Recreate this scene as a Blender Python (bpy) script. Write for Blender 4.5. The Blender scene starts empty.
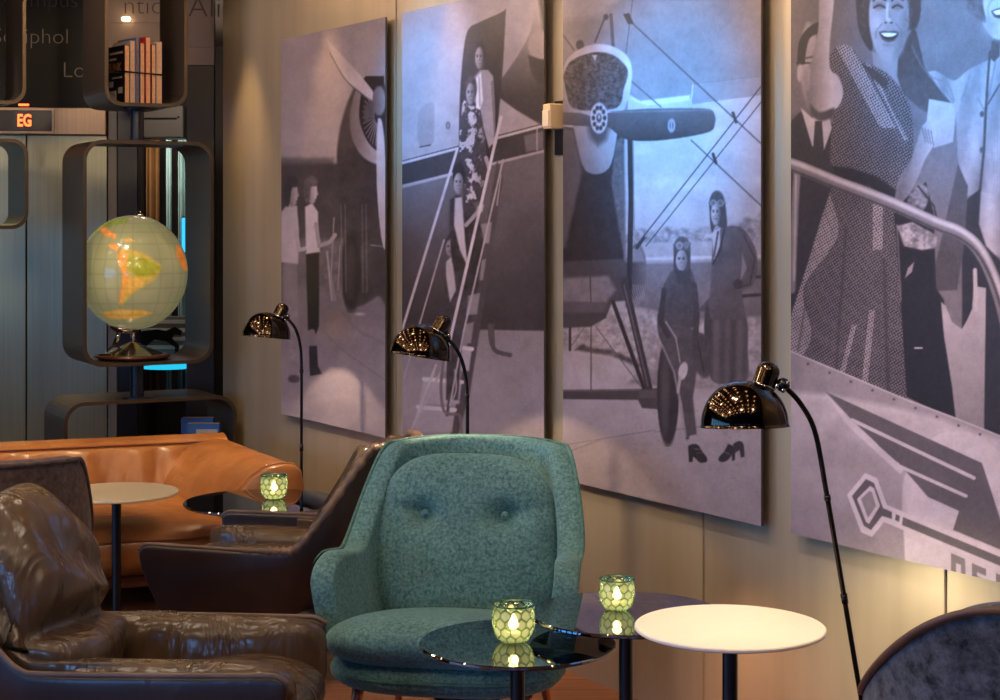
import bpy, bmesh, math, random
import numpy as np
from mathutils import Vector, Matrix, noise as mnoise
random.seed(4)
RNG = np.random.default_rng(7)
PI = math.pi
SC = bpy.context.scene
COL = SC.collection
F = 1700.0; HOR = 221.0; CAMH = 1.65          # focal length (px), horizon row, camera height

def at(px, py, Y):
    return Vector(((px - 500) / F * Y, Y, CAMH - (py - HOR) / F * Y))
def smooth01(x, a=0.0, b=1.0):
    t = min(1.0, max(0.0, (x - a) / (b - a)))
    return t * t * (3 - 2 * t)
def lerp(a, b, t): return a + (b - a) * t

# ------------------------------------------------------------------ objects
def mesh(name, V, Fc, mat, parent=None, smooth=True, mods=(), loc=None, rot=None):
    me = bpy.data.meshes.new(name)
    me.from_pydata([tuple(v) for v in V], [], Fc)
    me.update()
    bm = bmesh.new(); bm.from_mesh(me)
    bmesh.ops.remove_doubles(bm, verts=bm.verts, dist=1e-5)
    bmesh.ops.recalc_face_normals(bm, faces=bm.faces)
    bm.to_mesh(me); bm.free()
    if smooth:
        for p in me.polygons: p.use_smooth = True
    for m in (mat if isinstance(mat, (list, tuple)) else [mat]): me.materials.append(m)
    o = bpy.data.objects.new(name, me); COL.objects.link(o)
    if parent is not None: o.parent = parent
    if loc is not None: o.location = loc
    if rot is not None: o.rotation_euler = rot
    for kind, kw in mods:
        md = o.modifiers.new(kind.lower(), kind)
        for k, v in kw.items(): setattr(md, k, v)
    return o
def tag(o, label, cat, group=None):
    o['label'] = label; o['category'] = cat
    if group: o['group'] = group
    return o
def thing(name, label, cat, loc=(0, 0, 0), rz=0.0, group=None):
    o = bpy.data.objects.new(name, None); COL.objects.link(o)
    o.location = loc; o.rotation_euler = (0, 0, rz); o.empty_display_size = .1
    return tag(o, label, cat, group)
def struct(o):
    o['kind'] = 'structure'; return o
def cat_geo(*gs):
    V, Fc = [], []
    for v, f in gs:
        n = len(V); V += [Vector(x) for x in v]; Fc += [tuple(i + n for i in q) for q in f]
    return V, Fc
def xf(g, M): return [M @ Vector(v) for v in g[0]], g[1]
def mv(g, x, y, z): return xf(g, Matrix.Translation((x, y, z)))

# ------------------------------------------------------------------ shapes
def lathe(prof, n=32):
    V, Fc = [], []
    for r, z in prof:
        for i in range(n):
            a = 2 * PI * i / n
            V.append(Vector((r * math.cos(a), r * math.sin(a), z)))
    for j in range(len(prof) - 1):
        for i in range(n):
            k = (i + 1) % n
            Fc.append((j * n + i, j * n + k, (j + 1) * n + k, (j + 1) * n + i))
    if prof[0][0] > 1e-4: Fc.append(tuple(range(n - 1, -1, -1)))
    if prof[-1][0] > 1e-4: Fc.append(tuple((len(prof) - 1) * n + i for i in range(n)))
    return V, Fc
def spline(pts, m=8):
    P = [Vector(p) for p in pts]; out = []
    for i in range(len(P) - 1):
        p0 = P[max(i - 1, 0)]; p1 = P[i]; p2 = P[i + 1]; p3 = P[min(i + 2, len(P) - 1)]
        for k in range(m):
            t = k / m
            out.append(.5 * ((2 * p1) + (p2 - p0) * t + (2 * p0 - 5 * p1 + 4 * p2 - p3) * t * t + (3 * p1 - p0 - 3 * p2 + p3) * t ** 3))
    out.append(P[-1]); return out
def tube(pts, r, n=12, closed=False):
    P = [Vector(p) for p in pts]; N = len(P); V, Fc = [], []
    rad = r if callable(r) else (lambda i: r)
    up = Vector((0, 0, 1)); prev = None
    for i, p in enumerate(P):
        a = P[(i - 1) % N] if (closed or i > 0) else p
        b = P[(i + 1) % N] if (closed or i < N - 1) else p
        t = (b - a).normalized()
        if prev is None:
            x = t.cross(up if abs(t.z) < .9 else Vector((1, 0, 0))).normalized()
        else:
            x = (prev - t * prev.dot(t)).normalized()
        prev = x; y = t.cross(x)
        for k in range(n):
            an = 2 * PI * k / n
            V.append(p + (x * math.cos(an) + y * math.sin(an)) * rad(i))
    for i in range(N if closed else N - 1):
        j = (i + 1) % N
        for k in range(n):
            l = (k + 1) % n
            Fc.append((i * n + k, i * n + l, j * n + l, j * n + k))
    if not closed:
        Fc.append(tuple(range(n - 1, -1, -1))); Fc.append(tuple((N - 1) * n + k for k in range(n)))
    return V, Fc
def rbox(sx, sy, sz, b=.01, seg=3, c=(0, 0, 0)):
    bm = bmesh.new(); bmesh.ops.create_cube(bm, size=1)
    for v in bm.verts: v.co = Vector((v.co.x * sx, v.co.y * sy, v.co.z * sz))
    if b > 0: bmesh.ops.bevel(bm, geom=list(bm.edges), offset=b, segments=seg, profile=.5, affect='EDGES')
    V = [v.co + Vector(c) for v in bm.verts]; bm.verts.index_update()
    Fc = [tuple(v.index for v in f.verts) for f in bm.faces]; bm.free()
    return V, Fc
def prism(poly, d, axis=1):
    """outline in (a, b), thickness d centred on the third axis"""
    n = len(poly); V = []
    for s in (-d / 2, d / 2):
        for a, b in poly:
            V.append(Vector((a, s, b)) if axis == 1 else Vector((a, b, s)) if axis == 2 else Vector((s, a, b)))
    Fc = [tuple(range(n - 1, -1, -1)), tuple(range(n, 2 * n))]
    for i in range(n):
        k = (i + 1) % n; Fc.append((i, k, n + k, n + i))
    return V, Fc
def pillow(w, h, t, n=4.0, nr=20, na=72, edge=2.6, outline=None, front=None, back=1.0):
    """cushion in the xz plane, thick along y (front = -y)"""
    V, Fc = [], []
    def out(a):
        c, s = math.cos(a), math.sin(a)
        x = w / 2 * math.copysign(abs(c) ** (2 / n), c); z = h / 2 * math.copysign(abs(s) ** (2 / n), s)
        return outline(x, z) if outline else (x, z)
    rows = []
    for side in (-1, 1):
        for j in range(nr + 1):
            q = j / nr; r = math.sin(q * PI / 2)
            if side == 1 and j == nr: continue
            row = []
            for i in range(na):
                x, z = out(2 * PI * i / na)
                x *= r; z *= r
                y = side * t / 2 * max(0, 1 - r ** edge) ** (1 / 2.0)
                if side == -1 and front: y += front(x, z, r)
                if side == 1: y *= back
                row.append(len(V)); V.append(Vector((x, y, z)))
            rows.append((side, row))
    fr = [r for s, r in rows if s == -1]; bk = [r for s, r in rows if s == 1]
    seq = fr + bk[::-1]
    for a, b in zip(seq[:-1], seq[1:]):
        for i in range(na):
            k = (i + 1) % na; Fc.append((a[i], a[k], b[k], b[i]))
    return V, Fc
def grid(fn, nu, nv):
    V = [Vector(fn(i / (nu - 1), j / (nv - 1))) for i in range(nu) for j in range(nv)]
    Fc = [(i * nv + j, (i + 1) * nv + j, (i + 1) * nv + j + 1, i * nv + j + 1) for i in range(nu - 1) for j in range(nv - 1)]
    return V, Fc
def rrect(x0, x1, z0, z1, r, n=7):
    pts = []
    for cx, cz, a0 in ((x1 - r, z0 + r, -PI / 2), (x1 - r, z1 - r, 0), (x0 + r, z1 - r, PI / 2), (x0 + r, z0 + r, PI)):
        for k in range(n + 1):
            a = a0 + PI / 2 * k / n; pts.append((cx + r * math.cos(a), cz + r * math.sin(a)))
    return pts
def ring_prism(o, i, d):
    """hollow frame between two outlines of equal length, depth 0..d along y"""
    n = len(o); V = []
    for y in (0, d):
        for P in (o, i):
            for a, b in P: V.append(Vector((a, y, b)))
    Fc = []
    for k in range(n):
        l = (k + 1) % n
        Fc += [(k, l, n + l, n + k), (2 * n + l, 2 * n + k, 3 * n + k, 3 * n + l), (l, k, 2 * n + k, 2 * n + l), (n + k, n + l, 3 * n + l, 3 * n + k)]
    return V, Fc

# ------------------------------------------------------------------ materials
def srgb(r, g, b):
    f = lambda c: (c / 255 / 12.92) if c / 255 <= .04045 else ((c / 255 + .055) / 1.055) ** 2.4
    return (f(r), f(g), f(b), 1)
def newmat(name):
    m = bpy.data.materials.new(name); m.use_nodes = True
    nt = m.node_tree; return m, nt, nt.nodes['Principled BSDF']
def coords(nt, scale=(1, 1, 1)):
    tc = nt.nodes.new('ShaderNodeTexCoord'); mp = nt.nodes.new('ShaderNodeMapping')
    mp.inputs['Scale'].default_value = scale
    nt.links.new(tc.outputs['Object'], mp.inputs['Vector']); return mp.outputs['Vector']
def noise_ramp(nt, vec, scale, detail, c0, c1, p0=.35, p1=.65, rough=.6):
    n = nt.nodes.new('ShaderNodeTexNoise'); n.inputs['Scale'].default_value = scale
    n.inputs['Detail'].default_value = detail; n.inputs['Roughness'].default_value = rough
    nt.links.new(vec, n.inputs['Vector'])
    r = nt.nodes.new('ShaderNodeValToRGB')
    r.color_ramp.elements[0].position = p0; r.color_ramp.elements[0].color = c0
    r.color_ramp.elements[1].position = p1; r.color_ramp.elements[1].color = c1
    nt.links.new(n.outputs['Fac'], r.inputs['Fac']); return r.outputs['Color'], n.outputs['Fac']
def bump(nt, h, b, strength=.2, dist=.01, prev=None):
    bp = nt.nodes.new('ShaderNodeBump'); bp.inputs['Strength'].default_value = strength
    bp.inputs['Distance'].default_value = dist
    nt.links.new(h, bp.inputs['Height'])
    if prev: nt.links.new(prev, bp.inputs['Normal'])
    if b is not None: nt.links.new(bp.outputs['Normal'], b.inputs['Normal'])
    return bp.outputs['Normal']
def plain(name, col, rough=.5, metal=0.0, spec=.5, var=0.0, vscale=8, coat=0.0):
    m, nt, b = newmat(name)
    if var:
        v = coords(nt)
        c0 = tuple(x * (1 - var) for x in col[:3]) + (1,); c1 = tuple(min(1, x * (1 + var)) for x in col[:3]) + (1,)
        c, f = noise_ramp(nt, v, vscale, 4, c0, c1); nt.links.new(c, b.inputs['Base Color'])
    else: b.inputs['Base Color'].default_value = col
    b.inputs['Roughness'].default_value = rough; b.inputs['Metallic'].default_value = metal
    b.inputs['Specular IOR Level'].default_value = spec; b.inputs['Coat Weight'].default_value = coat
    return m
def velvet(name, c0, c1, scale=45, sheen=.35):
    m, nt, b = newmat(name); v = coords(nt)
    c, f = noise_ramp(nt, v, scale, 6, c0, c1, .33, .66, .75)
    n2 = nt.nodes.new('ShaderNodeTexNoise'); n2.inputs['Scale'].default_value = 7; n2.inputs['Detail'].default_value = 3
    nt.links.new(v, n2.inputs['Vector'])
    mx = nt.nodes.new('ShaderNodeMixRGB'); mx.blend_type = 'OVERLAY'; mx.inputs['Fac'].default_value = .35
    nt.links.new(c, mx.inputs['Color1']); nt.links.new(n2.outputs['Fac'], mx.inputs['Color2'])
    nt.links.new(mx.outputs['Color'], b.inputs['Base Color'])
    b.inputs['Roughness'].default_value = .85; b.inputs['Specular IOR Level'].default_value = .2
    b.inputs['Sheen Weight'].default_value = sheen; b.inputs['Sheen Roughness'].default_value = .4
    b.inputs['Sheen Tint'].default_value = tuple(min(1, x * 3 + .1) for x in c1[:3]) + (1,)
    bump(nt, f, b, .35, .004); return m
def leather(name, c0, c1, rough=.38, fold=.5, foldscale=(5, 5, 2.2), spec=.5):
    m, nt, b = newmat(name); v = coords(nt, foldscale); v1 = coords(nt)
    c, f = noise_ramp(nt, v1, 6, 5, c0, c1, .3, .7)
    nt.links.new(c, b.inputs['Base Color'])
    b.inputs['Roughness'].default_value = rough; b.inputs['Specular IOR Level'].default_value = spec
    n = nt.nodes.new('ShaderNodeTexNoise'); n.inputs['Scale'].default_value = 1.6; n.inputs['Detail'].default_value = 3
    n.inputs['Distortion'].default_value = 1.2
    nt.links.new(v, n.inputs['Vector'])
    nrm = bump(nt, n.outputs['Fac'], None, fold, .05)
    vo = nt.nodes.new('ShaderNodeTexVoronoi'); vo.inputs['Scale'].default_value = 320
    nt.links.new(v1, vo.inputs['Vector'])
    bump(nt, vo.outputs['Distance'], b, .06, .002, nrm); return m
def emis(name, col, s):
    m, nt, b = newmat(name); b.inputs['Base Color'].default_value = (0, 0, 0, 1)
    b.inputs['Emission Color'].default_value = col; b.inputs['Emission Strength'].default_value = s; return m
def smoked_glass(name, tint, refl=.22):
    m, nt, b = newmat(name); N = nt.nodes
    tr = N.new('ShaderNodeBsdfTransparent'); tr.inputs['Color'].default_value = tint
    gl = N.new('ShaderNodeBsdfGlossy'); gl.inputs['Roughness'].default_value = .015; gl.inputs['Color'].default_value = (.9, .92, 1, 1)
    fr = N.new('ShaderNodeFresnel'); fr.inputs['IOR'].default_value = 1.9
    mp = N.new('ShaderNodeMapRange'); mp.inputs['To Min'].default_value = refl; mp.inputs['To Max'].default_value = 1
    mix = N.new('ShaderNodeMixShader')
    nt.links.new(fr.outputs['Fac'], mp.inputs['Value']); nt.links.new(mp.outputs['Result'], mix.inputs['Fac'])
    nt.links.new(tr.outputs['BSDF'], mix.inputs[1]); nt.links.new(gl.outputs['BSDF'], mix.inputs[2])
    nt.links.new(mix.outputs['Shader'], N['Material Output'].inputs['Surface']); return m
# ------------------------------------------------------------------ printed pictures (drawn per vertex of a fine sheet)
def vnoise(X, Y, s, seed=0):
    g = np.random.default_rng(seed).random((64, 64))
    x = X / s; y = Y / s
    xi = np.floor(x).astype(int); yi = np.floor(y).astype(int); fx = x - xi; fy = y - yi
    fx = fx * fx * (3 - 2 * fx); fy = fy * fy * (3 - 2 * fy)
    a = g[yi % 64, xi % 64]; b = g[yi % 64, (xi + 1) % 64]; c = g[(yi + 1) % 64, xi % 64]; d = g[(yi + 1) % 64, (xi + 1) % 64]
    return (a * (1 - fx) + b * fx) * (1 - fy) + (c * (1 - fx) + d * fx) * fy
def fnoise(X, Y, s, seed=0):
    c, n = math.cos(.6), math.sin(.6)
    return .55 * vnoise(X * c - Y * n + 500, X * n + Y * c + 500, s, seed) + .30 * vnoise(X + 310, Y * 1.1 + 120, s * .47, seed + 1) + .15 * vnoise(X + 70, Y + 910, s * .23, seed + 2)
class Paint:
    def __init__(s, X, Y, base=.5):
        s.X, s.Y = X, Y; s.L = np.full(X.shape, float(base)); s.tint = None
    def _val(s, v, m):
        if callable(v): return v(s.X[m], s.Y[m])
        return v
    def _put(s, m, alpha, v, amp=0, sc=3):
        val = s._val(v, m)
        if amp: val = val + amp * (fnoise(s.X[m], s.Y[m], sc * 1.6, int(sc * 10)) - .5) * 2.6
        s.L[m] = s.L[m] * (1 - alpha) + val * alpha
    def poly(s, pts, v, soft=.7, amp=0, sc=3, op=1.0):
        P = np.array(pts, float); pad = soft + .5
        m = (s.X > P[:, 0].min() - pad) & (s.X < P[:, 0].max() + pad) & (s.Y > P[:, 1].min() - pad) & (s.Y < P[:, 1].max() + pad)
        if not m.any(): return
        x = s.X[m]; y = s.Y[m]; ins = np.zeros(x.shape, bool); dd = np.full(x.shape, 1e9)
        for (x0, y0), (x1, y1) in zip(P, np.roll(P, -1, 0)):
            if y0 != y1:
                c = ((y0 > y) != (y1 > y)) & (x < (x1 - x0) * (y - y0) / (y1 - y0) + x0); ins ^= c
            ex, ey = x1 - x0, y1 - y0; L2 = ex * ex + ey * ey + 1e-9
            t = np.clip(((x - x0) * ex + (y - y0) * ey) / L2, 0, 1)
            dd = np.minimum(dd, np.hypot(x - x0 - t * ex, y - y0 - t * ey))
        sd = np.where(ins, dd, -dd)
        s._put(m, np.clip(.5 + sd / (2 * soft), 0, 1) * op, v, amp, sc)
    def line(s, pts, w, v, soft=.6, op=1.0):
        P = [tuple(map(float, p)) for p in pts]; xs = [p[0] for p in P]; ys = [p[1] for p in P]; pad = w + soft
        m = (s.X > min(xs) - pad) & (s.X < max(xs) + pad) & (s.Y > min(ys) - pad) & (s.Y < max(ys) + pad)
        if not m.any(): return
        x = s.X[m]; y = s.Y[m]; dd = np.full(x.shape, 1e9)
        for (x0, y0), (x1, y1) in zip(P[:-1], P[1:]):
            ex, ey = x1 - x0, y1 - y0; L2 = ex * ex + ey * ey + 1e-9
            t = np.clip(((x - x0) * ex + (y - y0) * ey) / L2, 0, 1)
            dd = np.minimum(dd, np.hypot(x - x0 - t * ex, y - y0 - t * ey))
        s._put(m, np.clip(.5 + (w / 2 - dd) / (2 * soft), 0, 1) * op, v)
    def ell(s, cx, cy, rx, ry, v, rot=0.0, soft=.8, amp=0, sc=3, op=1.0):
        R = max(rx, ry) + soft
        m = (abs(s.X - cx) < R) & (abs(s.Y - cy) < R)
        if not m.any(): return
        c, n = math.cos(math.radians(rot)), math.sin(math.radians(rot))
        x = (s.X[m] - cx) * c + (s.Y[m] - cy) * n; y = -(s.X[m] - cx) * n + (s.Y[m] - cy) * c
        q = np.hypot(x / rx, y / ry); sd = (1 - q) * min(rx, ry)
        s._put(m, np.clip(.5 + sd / (2 * soft), 0, 1) * op, v, amp, sc)
    def face(s, cx, cy, rx, ry, v=.6, dark=.16, turn=0.0, smile=True, side=1, lit=None):
        """turn: -1..1 where the nose points; side: which cheek is in shade"""
        s.ell(cx, cy, rx, ry, lambda X, Y: v + .06 - dark * np.clip((X - cx) * side / rx + .25, 0, 1.2) - .06 * np.clip((Y - cy) / ry, 0, 1), 0, max(.6, rx * .08))
        k = cx + turn * rx * .35; so = max(.45, rx * .09)
        for d in (-1, 1):
            ex = k + d * rx * .40
            s.ell(ex, cy - ry * .16, rx * .24, ry * .095, v * .62, 0, so, op=.8); s.ell(ex, cy - ry * .14, rx * .13, ry * .05, v * .25, 0, so * .7, op=.9)
            s.line([(ex - rx * .24, cy - ry * .27), (ex + rx * .2, cy - ry * .29)], max(.7, ry * .045), v * .42, so, .8)
            s.line([(k + d * rx * .34, cy + ry * .22), (k + d * rx * .48, cy + ry * .42)], max(.5, rx * .06), v * .78, so, .6)
        s.line([(k + turn * rx * .1 + side * rx * .08, cy - ry * .14), (k + turn * rx * .3 + side * rx * .12, cy + ry * .17)], max(.6, rx * .14), v * .74, so, .8)
        s.ell(k + turn * rx * .25, cy + ry * .21, rx * .16, ry * .035, v * .5, 0, so, op=.8)
        s.line([(k + turn * rx * .12, cy - ry * .1), (k + turn * rx * .3, cy + ry * .12)], max(.5, rx * .08), min(.9, v * 1.22), so, .6)
        if rx < 6: s.line([(k - rx * .3, cy + ry * .42), (k + rx * .3, cy + ry * .41)], ry * .10, v * (1.12 if smile else .55), so, .6); s.line([(k - rx * .3, cy + ry * .48), (k + rx * .3, cy + ry * .47)], .6, v * .55, so, .6)
        elif smile:
            s.ell(k, cy + ry * .43, rx * .36, ry * .10, v * .25, 0, so * .8, op=.9); s.ell(k, cy + ry * .405, rx * .28, ry * .045, min(.92, v * 1.4), 0, so * .6, op=.9)
        else: s.line([(k - rx * .26, cy + ry * .43), (k + rx * .26, cy + ry * .42)], max(.7, ry * .06), v * .45, so, .85)
        s.ell(k, cy + ry * .62, rx * .22, ry * .04, v * .8, 0, so, op=.6)
    def crv(s, pts): return [(p.x, p.y) for p in spline([(a, b, 0) for a, b in pts], 6)]
def gy(y0, v0, y1, v1): return lambda X, Y: v0 + (v1 - v0) * np.clip((Y - y0) / (y1 - y0), 0, 1)
def gx(x0, v0, x1, v1): return lambda X, Y: v0 + (v1 - v0) * np.clip((X - x0) / (x1 - x0), 0, 1)

def picture_propeller(p):
    p.poly([(270, 0), (395, 0), (395, 450), (270, 450)], .52, amp=.02, sc=30)
    p.poly([(270, 0), (395, 0), (395, 172), (270, 172)], gy(30, .50, 150, .57))
    p.poly([(270, 156), (300, 157), (334, 157), (334, 170), (270, 170)], gy(154, .5, 168, .24), 2)
    p.poly([(270, 168), (395, 160), (395, 292), (270, 286)], gy(170, .24, 285, .31), 2, amp=.03, sc=9)
    p.poly([(270, 245), (300, 240), (395, 238), (395, 300), (270, 290)], .37, 3, amp=.06, sc=6)
    p.poly([(270, 284), (340, 292), (395, 288), (395, 450), (270, 450)], gy(288, .40, 400, .56), 5, amp=.02, sc=12)
    p.line([(322, 330), (345, 352), (385, 380)], 1.2, .44); p.line([(330, 300), (360, 332), (387, 345)], 2, .42, 1.5)
    # under-carriage and nacelle
    p.poly(p.crv([(356, 84), (344, 112), (337, 150), (338, 185), (343, 225), (349, 300), (360, 306), (378, 296), (390, 290), (390, 84)]), .24, 1.5, amp=.04, sc=6)
    p.ell(351, 272, 10, 40, .17, 0, 1.2); p.ell(350, 272, 5, 26, .22, 0, 1.5)
    for x in (341, 345, 362, 366): p.line([(x, 205), (x + 1, 292)], 1, .45, .8, .7)
    p.line([(371, 245), (386, 247), (387, 284)], 1, .5); p.line([(340, 245), (338, 290)], 1, .5)
    p.line([(334, 218), (331, 275), (335, 300)], 1.3, .5)
    p.ell(360, 314, 5, 1.5, .62)
    p.poly(p.crv([(357, 86), (350, 112), (352, 138), (362, 156), (376, 164), (390, 166), (390, 152), (376, 150), (366, 138), (360, 118), (362, 92)]), gx(350, .36, 372, .60), 1)
    p.poly(p.crv([(362, 90), (359, 116), (366, 138), (377, 150), (392, 153), (392, 86)]), .15, .8)
    for k in range(17):
        a = math.radians(95 + k * 11); p.line([(378 + 4 * math.cos(a), 116 - 8 * math.sin(a)), (378 + 15 * math.cos(a), 116 - 30 * math.sin(a))], 1.0, .55, .5, .75)
    p.poly([(360, 83), (366, 76), (384, 76), (384, 92), (372, 90)], .13)
    p.poly(p.crv([(326, 38), (337, 50), (352, 66), (366, 82), (374, 94), (372, 101), (362, 94), (346, 80), (334, 62)]), gx(326, .56, 372, .68), .8)
    p.line(p.crv([(330, 53), (345, 79), (362, 94), (372, 101)]), 1.2, .33)
    p.ell(379, 101, 6.5, 15, gx(372, .32, 386, .52)); p.ell(368, 112, 4, 10, .3, 10)
    p.poly(p.crv([(378, 118), (382, 122), (385, 150), (386, 200), (385.5, 248), (381, 235), (377, 190), (376.5, 140)]), .70, .8)
    # two bystanders
    p.poly([(284, 262), (297, 262), (298, 312), (284, 308)], .46, 1); p.poly([(285, 305), (298, 310), (296, 378), (288, 378)], .5, 1, amp=.05)
    p.poly([(281, 212), (288, 204), (297, 206), (299, 230), (298, 264), (281, 262)], .66, 1)
    p.ell(292.5, 194, 5.2, 13, lambda X, Y: .44 + .03 * (X - 290), 0, .8); p.poly(p.crv([(284, 184), (288, 177), (294, 176), (298, 181), (296.5, 187), (292, 188), (290.5, 197), (288, 207), (284.5, 202)]), .22, 1, amp=.05, sc=2); p.line([(297, 192), (298.6, 195.5), (297, 197)], 1.2, .55, .6); p.line([(296, 201), (298, 201)], .9, .3, .5)
    p.line([(296, 232), (299, 250), (308, 248)], 4, .62)
    p.ell(294, 379, 6, 4, .3)
    p.poly([(306, 250), (319, 250), (319, 326), (316, 334), (308, 330)], .13, 1)
    p.poly([(305, 207), (312, 203), (318, 212), (318, 235), (320, 252), (306, 254)], .70, 1)
    p.line([(316, 224), (319, 246), (330, 242), (335, 235)], 4, .55)
    p.ell(311.5, 191, 5.6, 13, lambda X, Y: .46 + .03 * (X - 309), 0, .8); p.poly(p.crv([(303.5, 186), (306, 178), (312, 175.5), (317, 180), (316.5, 186), (311, 187), (310, 196), (307.5, 204), (304, 197)]), .33, 1, amp=.06, sc=2); p.line([(316, 190), (317.8, 194), (316, 196)], 1.2, .58, .6); p.line([(314.5, 200), (317, 200)], .9, .3, .5)
    p.line([(312, 332), (313, 350)], 6, .45); p.poly([(309, 346), (317, 346), (318, 366), (322, 374), (310, 376)], .2, .8, amp=.06, sc=2)
    p.line([(327, 252), (332, 300)], 2, .55)

def picture_stairs(p):
    p.poly([(395, -30), (550, -30), (550, 460), (395, 460)], .57, amp=.015, sc=30)
    p.poly([(395, 190), (550, 150), (550, 340), (395, 335)], gy(170, .37, 320, .22), 1, amp=.02, sc=20)
    p.poly([(395, 165), (550, 124), (550, 150), (395, 188)], .22, .8, amp=.01)
    p.line([(395, 165), (550, 124)], 2.6, .66); p.line([(395, 163), (550, 122)], 1, .2)
    p.line([(395, 188), (550, 149.5)], 2.6, .58)
    p.poly([(395, 328), (550, 331), (550, 460), (395, 460)], gy(330, .47, 430, .55), 1, amp=.015, sc=14)
    p.poly([(524, 136), (543, 131), (543, 149), (526, 152)], .37); p.line([(537, 128), (537, 150)], 1.2, .6)
    p.poly(p.crv([(418, 114), (423, 106), (433, 103), (434.5, 120), (433, 143), (421, 147), (417, 138)]), .50, 1); p.line([(420, 147), (430, 145)], 1.2, .2)
    p.ell(448, 125.5, 2.2, 3.6, .28); p.ell(448, 125.5, 1.1, 2, .5)
    # engine nacelle
    p.poly(p.crv([(496, 86), (515, 60), (530, 32), (536, 0), (550, -30)]) + [(560, -30), (560, 128), (543, 126), (516, 110), (500, 98)], lambda X, Y: np.clip(.52 - .0042 * (Y - 30) - .0012 * (X - 500), .22, .6), 1)
    p.ell(544, 46, 16, 17, .50); p.poly([(528, 55), (540, 59), (550, 60), (550, 82), (538, 84), (531, 72)], .2, 1)
    p.poly([(536, -20), (550, -20), (550, 35), (543, 30)], .24, 2)
    # doorway
    p.poly(p.crv([(506, 9), (500, 13), (480, 22), (468, 30), (463, 55), (460, 95), (459, 130), (459, 160)]) + [(478, 170), (495, 152), (499, 112), (503, 65)], gy(20, .27, 140, .17), .8)
    # stair frame
    p.poly([(497, 160), (503, 178), (480, 330), (470, 392), (458, 436), (450, 436), (470, 330), (488, 215)], .27, 1)
    for y, x0, x1 in ((225, 478, 492), (262, 473, 486), (296, 466, 480), (325, 460, 474)):
        p.poly([(x0, y), (x1, y - 3), (x1 - 3, y + 18), (x0 - 4, y + 20)], .48, 1)
    for y, x0, x1 in ((345, 448, 472), (378, 424, 462), (406, 418, 455)):
        p.poly([(x0, y), (x1, y + 3), (x1 - 3, y + 26), (x0 - 5, y + 26)], .60, 1); p.line([(x0, y + 1), (x1, y + 4)], 4, .72)
    # people on the steps
    p.poly([(446, 262), (456, 256), (466, 268), (468, 300), (462, 345), (458, 400), (446, 400), (447, 330), (444, 290)], .24, 1, amp=.05, sc=4)
    p.poly([(446, 262), (452, 256), (456, 290), (450, 302), (446, 275)], .62, 1)
    p.ell(451.5, 243, 6, 9.5, .2); p.face(450.5, 248, 4.8, 8.5, .42, .15, -.2, False)
    p.line([(450, 395), (447, 415)], 3, .3)
    p.poly([(450, 200), (456, 195), (470, 198), (478, 214), (484, 240), (478, 292), (462, 290), (452, 262), (449, 225)], .21, 1, amp=.06, sc=4)
    p.poly([(455, 198), (462, 197), (465, 240), (468, 268), (460, 250), (454, 225)], .64, 1)
    p.line([(466, 225), (476, 214), (482, 206)], 4, .55); p.ell(480, 209, 3, 4, .6)
    p.poly([(463, 98), (470, 106), (477, 106), (484, 125), (486, 150), (489, 172), (483, 200), (466, 205), (461, 185), (459, 150), (460, 125)],
           lambda X, Y: .19 + .40 * np.clip((fnoise(X, Y * .8, 5.5, 5) - .50) * 7, 0, 1) * (1 - .5 * np.clip((X - 474) / 12, 0, 1)) + .08 * fnoise(X, Y, 3, 8), .8)
    p.line([(486, 158), (489, 168)], 4, .55)
    p.poly([(473, 78), (480, 70), (488, 70), (493, 76), (495, 110), (494, 142), (489, 148), (484, 130), (480, 108), (473, 100)], gx(472, .46, 496, .60), .8, amp=.02)
    p.poly([(476, 78), (481, 72), (483, 100), (480, 110), (476, 108)], .76, .8); p.line([(479, 77), (480, 106)], 1.4, .55)
    p.line([(492, 82), (495, 135), (494, 142)], 2, .42); p.ell(494, 141, 3, 4, .6)
    p.ell(480.5, 53, 5.2, 11.5, .2); p.face(479.5, 58, 4.4, 11, .50, .22, -.25, True)
    p.ell(471, 88, 6, 12.5, .24, 0, .8, amp=.08, sc=2); p.face(470.5, 94, 4.4, 11, .48, .2, -.1, True)
    p.ell(459, 176, 6.3, 13, .15); p.face(458.5, 183.5, 4.8, 10.5, .48, .18, -.1, True)
    # handrails in front
    for a, b, w, v in (((457, 150), (402, 330), 2.6, .66), ((444, 240), (404, 378), 1.6, .58), ((501, 117), (444, 366), 3, .70), ((444, 366), (411, 430), 2.4, .62),
                       ((503, 160), (464, 330), 1.8, .60), ((464, 330), (450, 405), 1.8, .62), ((436, 365), (408, 440), 2.4, .66), ((501, 175), (497, 205), 1.4, .55)):
        p.line([a, b], w, v)
    p.line(p.crv([(444, 360), (441, 385), (443, 408), (449, 414), (459, 415), (461, 425), (462, 438)]), 3, .40)
    p.line(p.crv([(455, 370), (456, 390), (450, 405)]), 1.5, .6)
    p.line(p.crv([(490, 326), (491, 340), (496, 351), (510, 355)]), 4.5, .30); p.poly([(488, 324), (494, 324), (495, 345), (490, 345)], .3)

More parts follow.
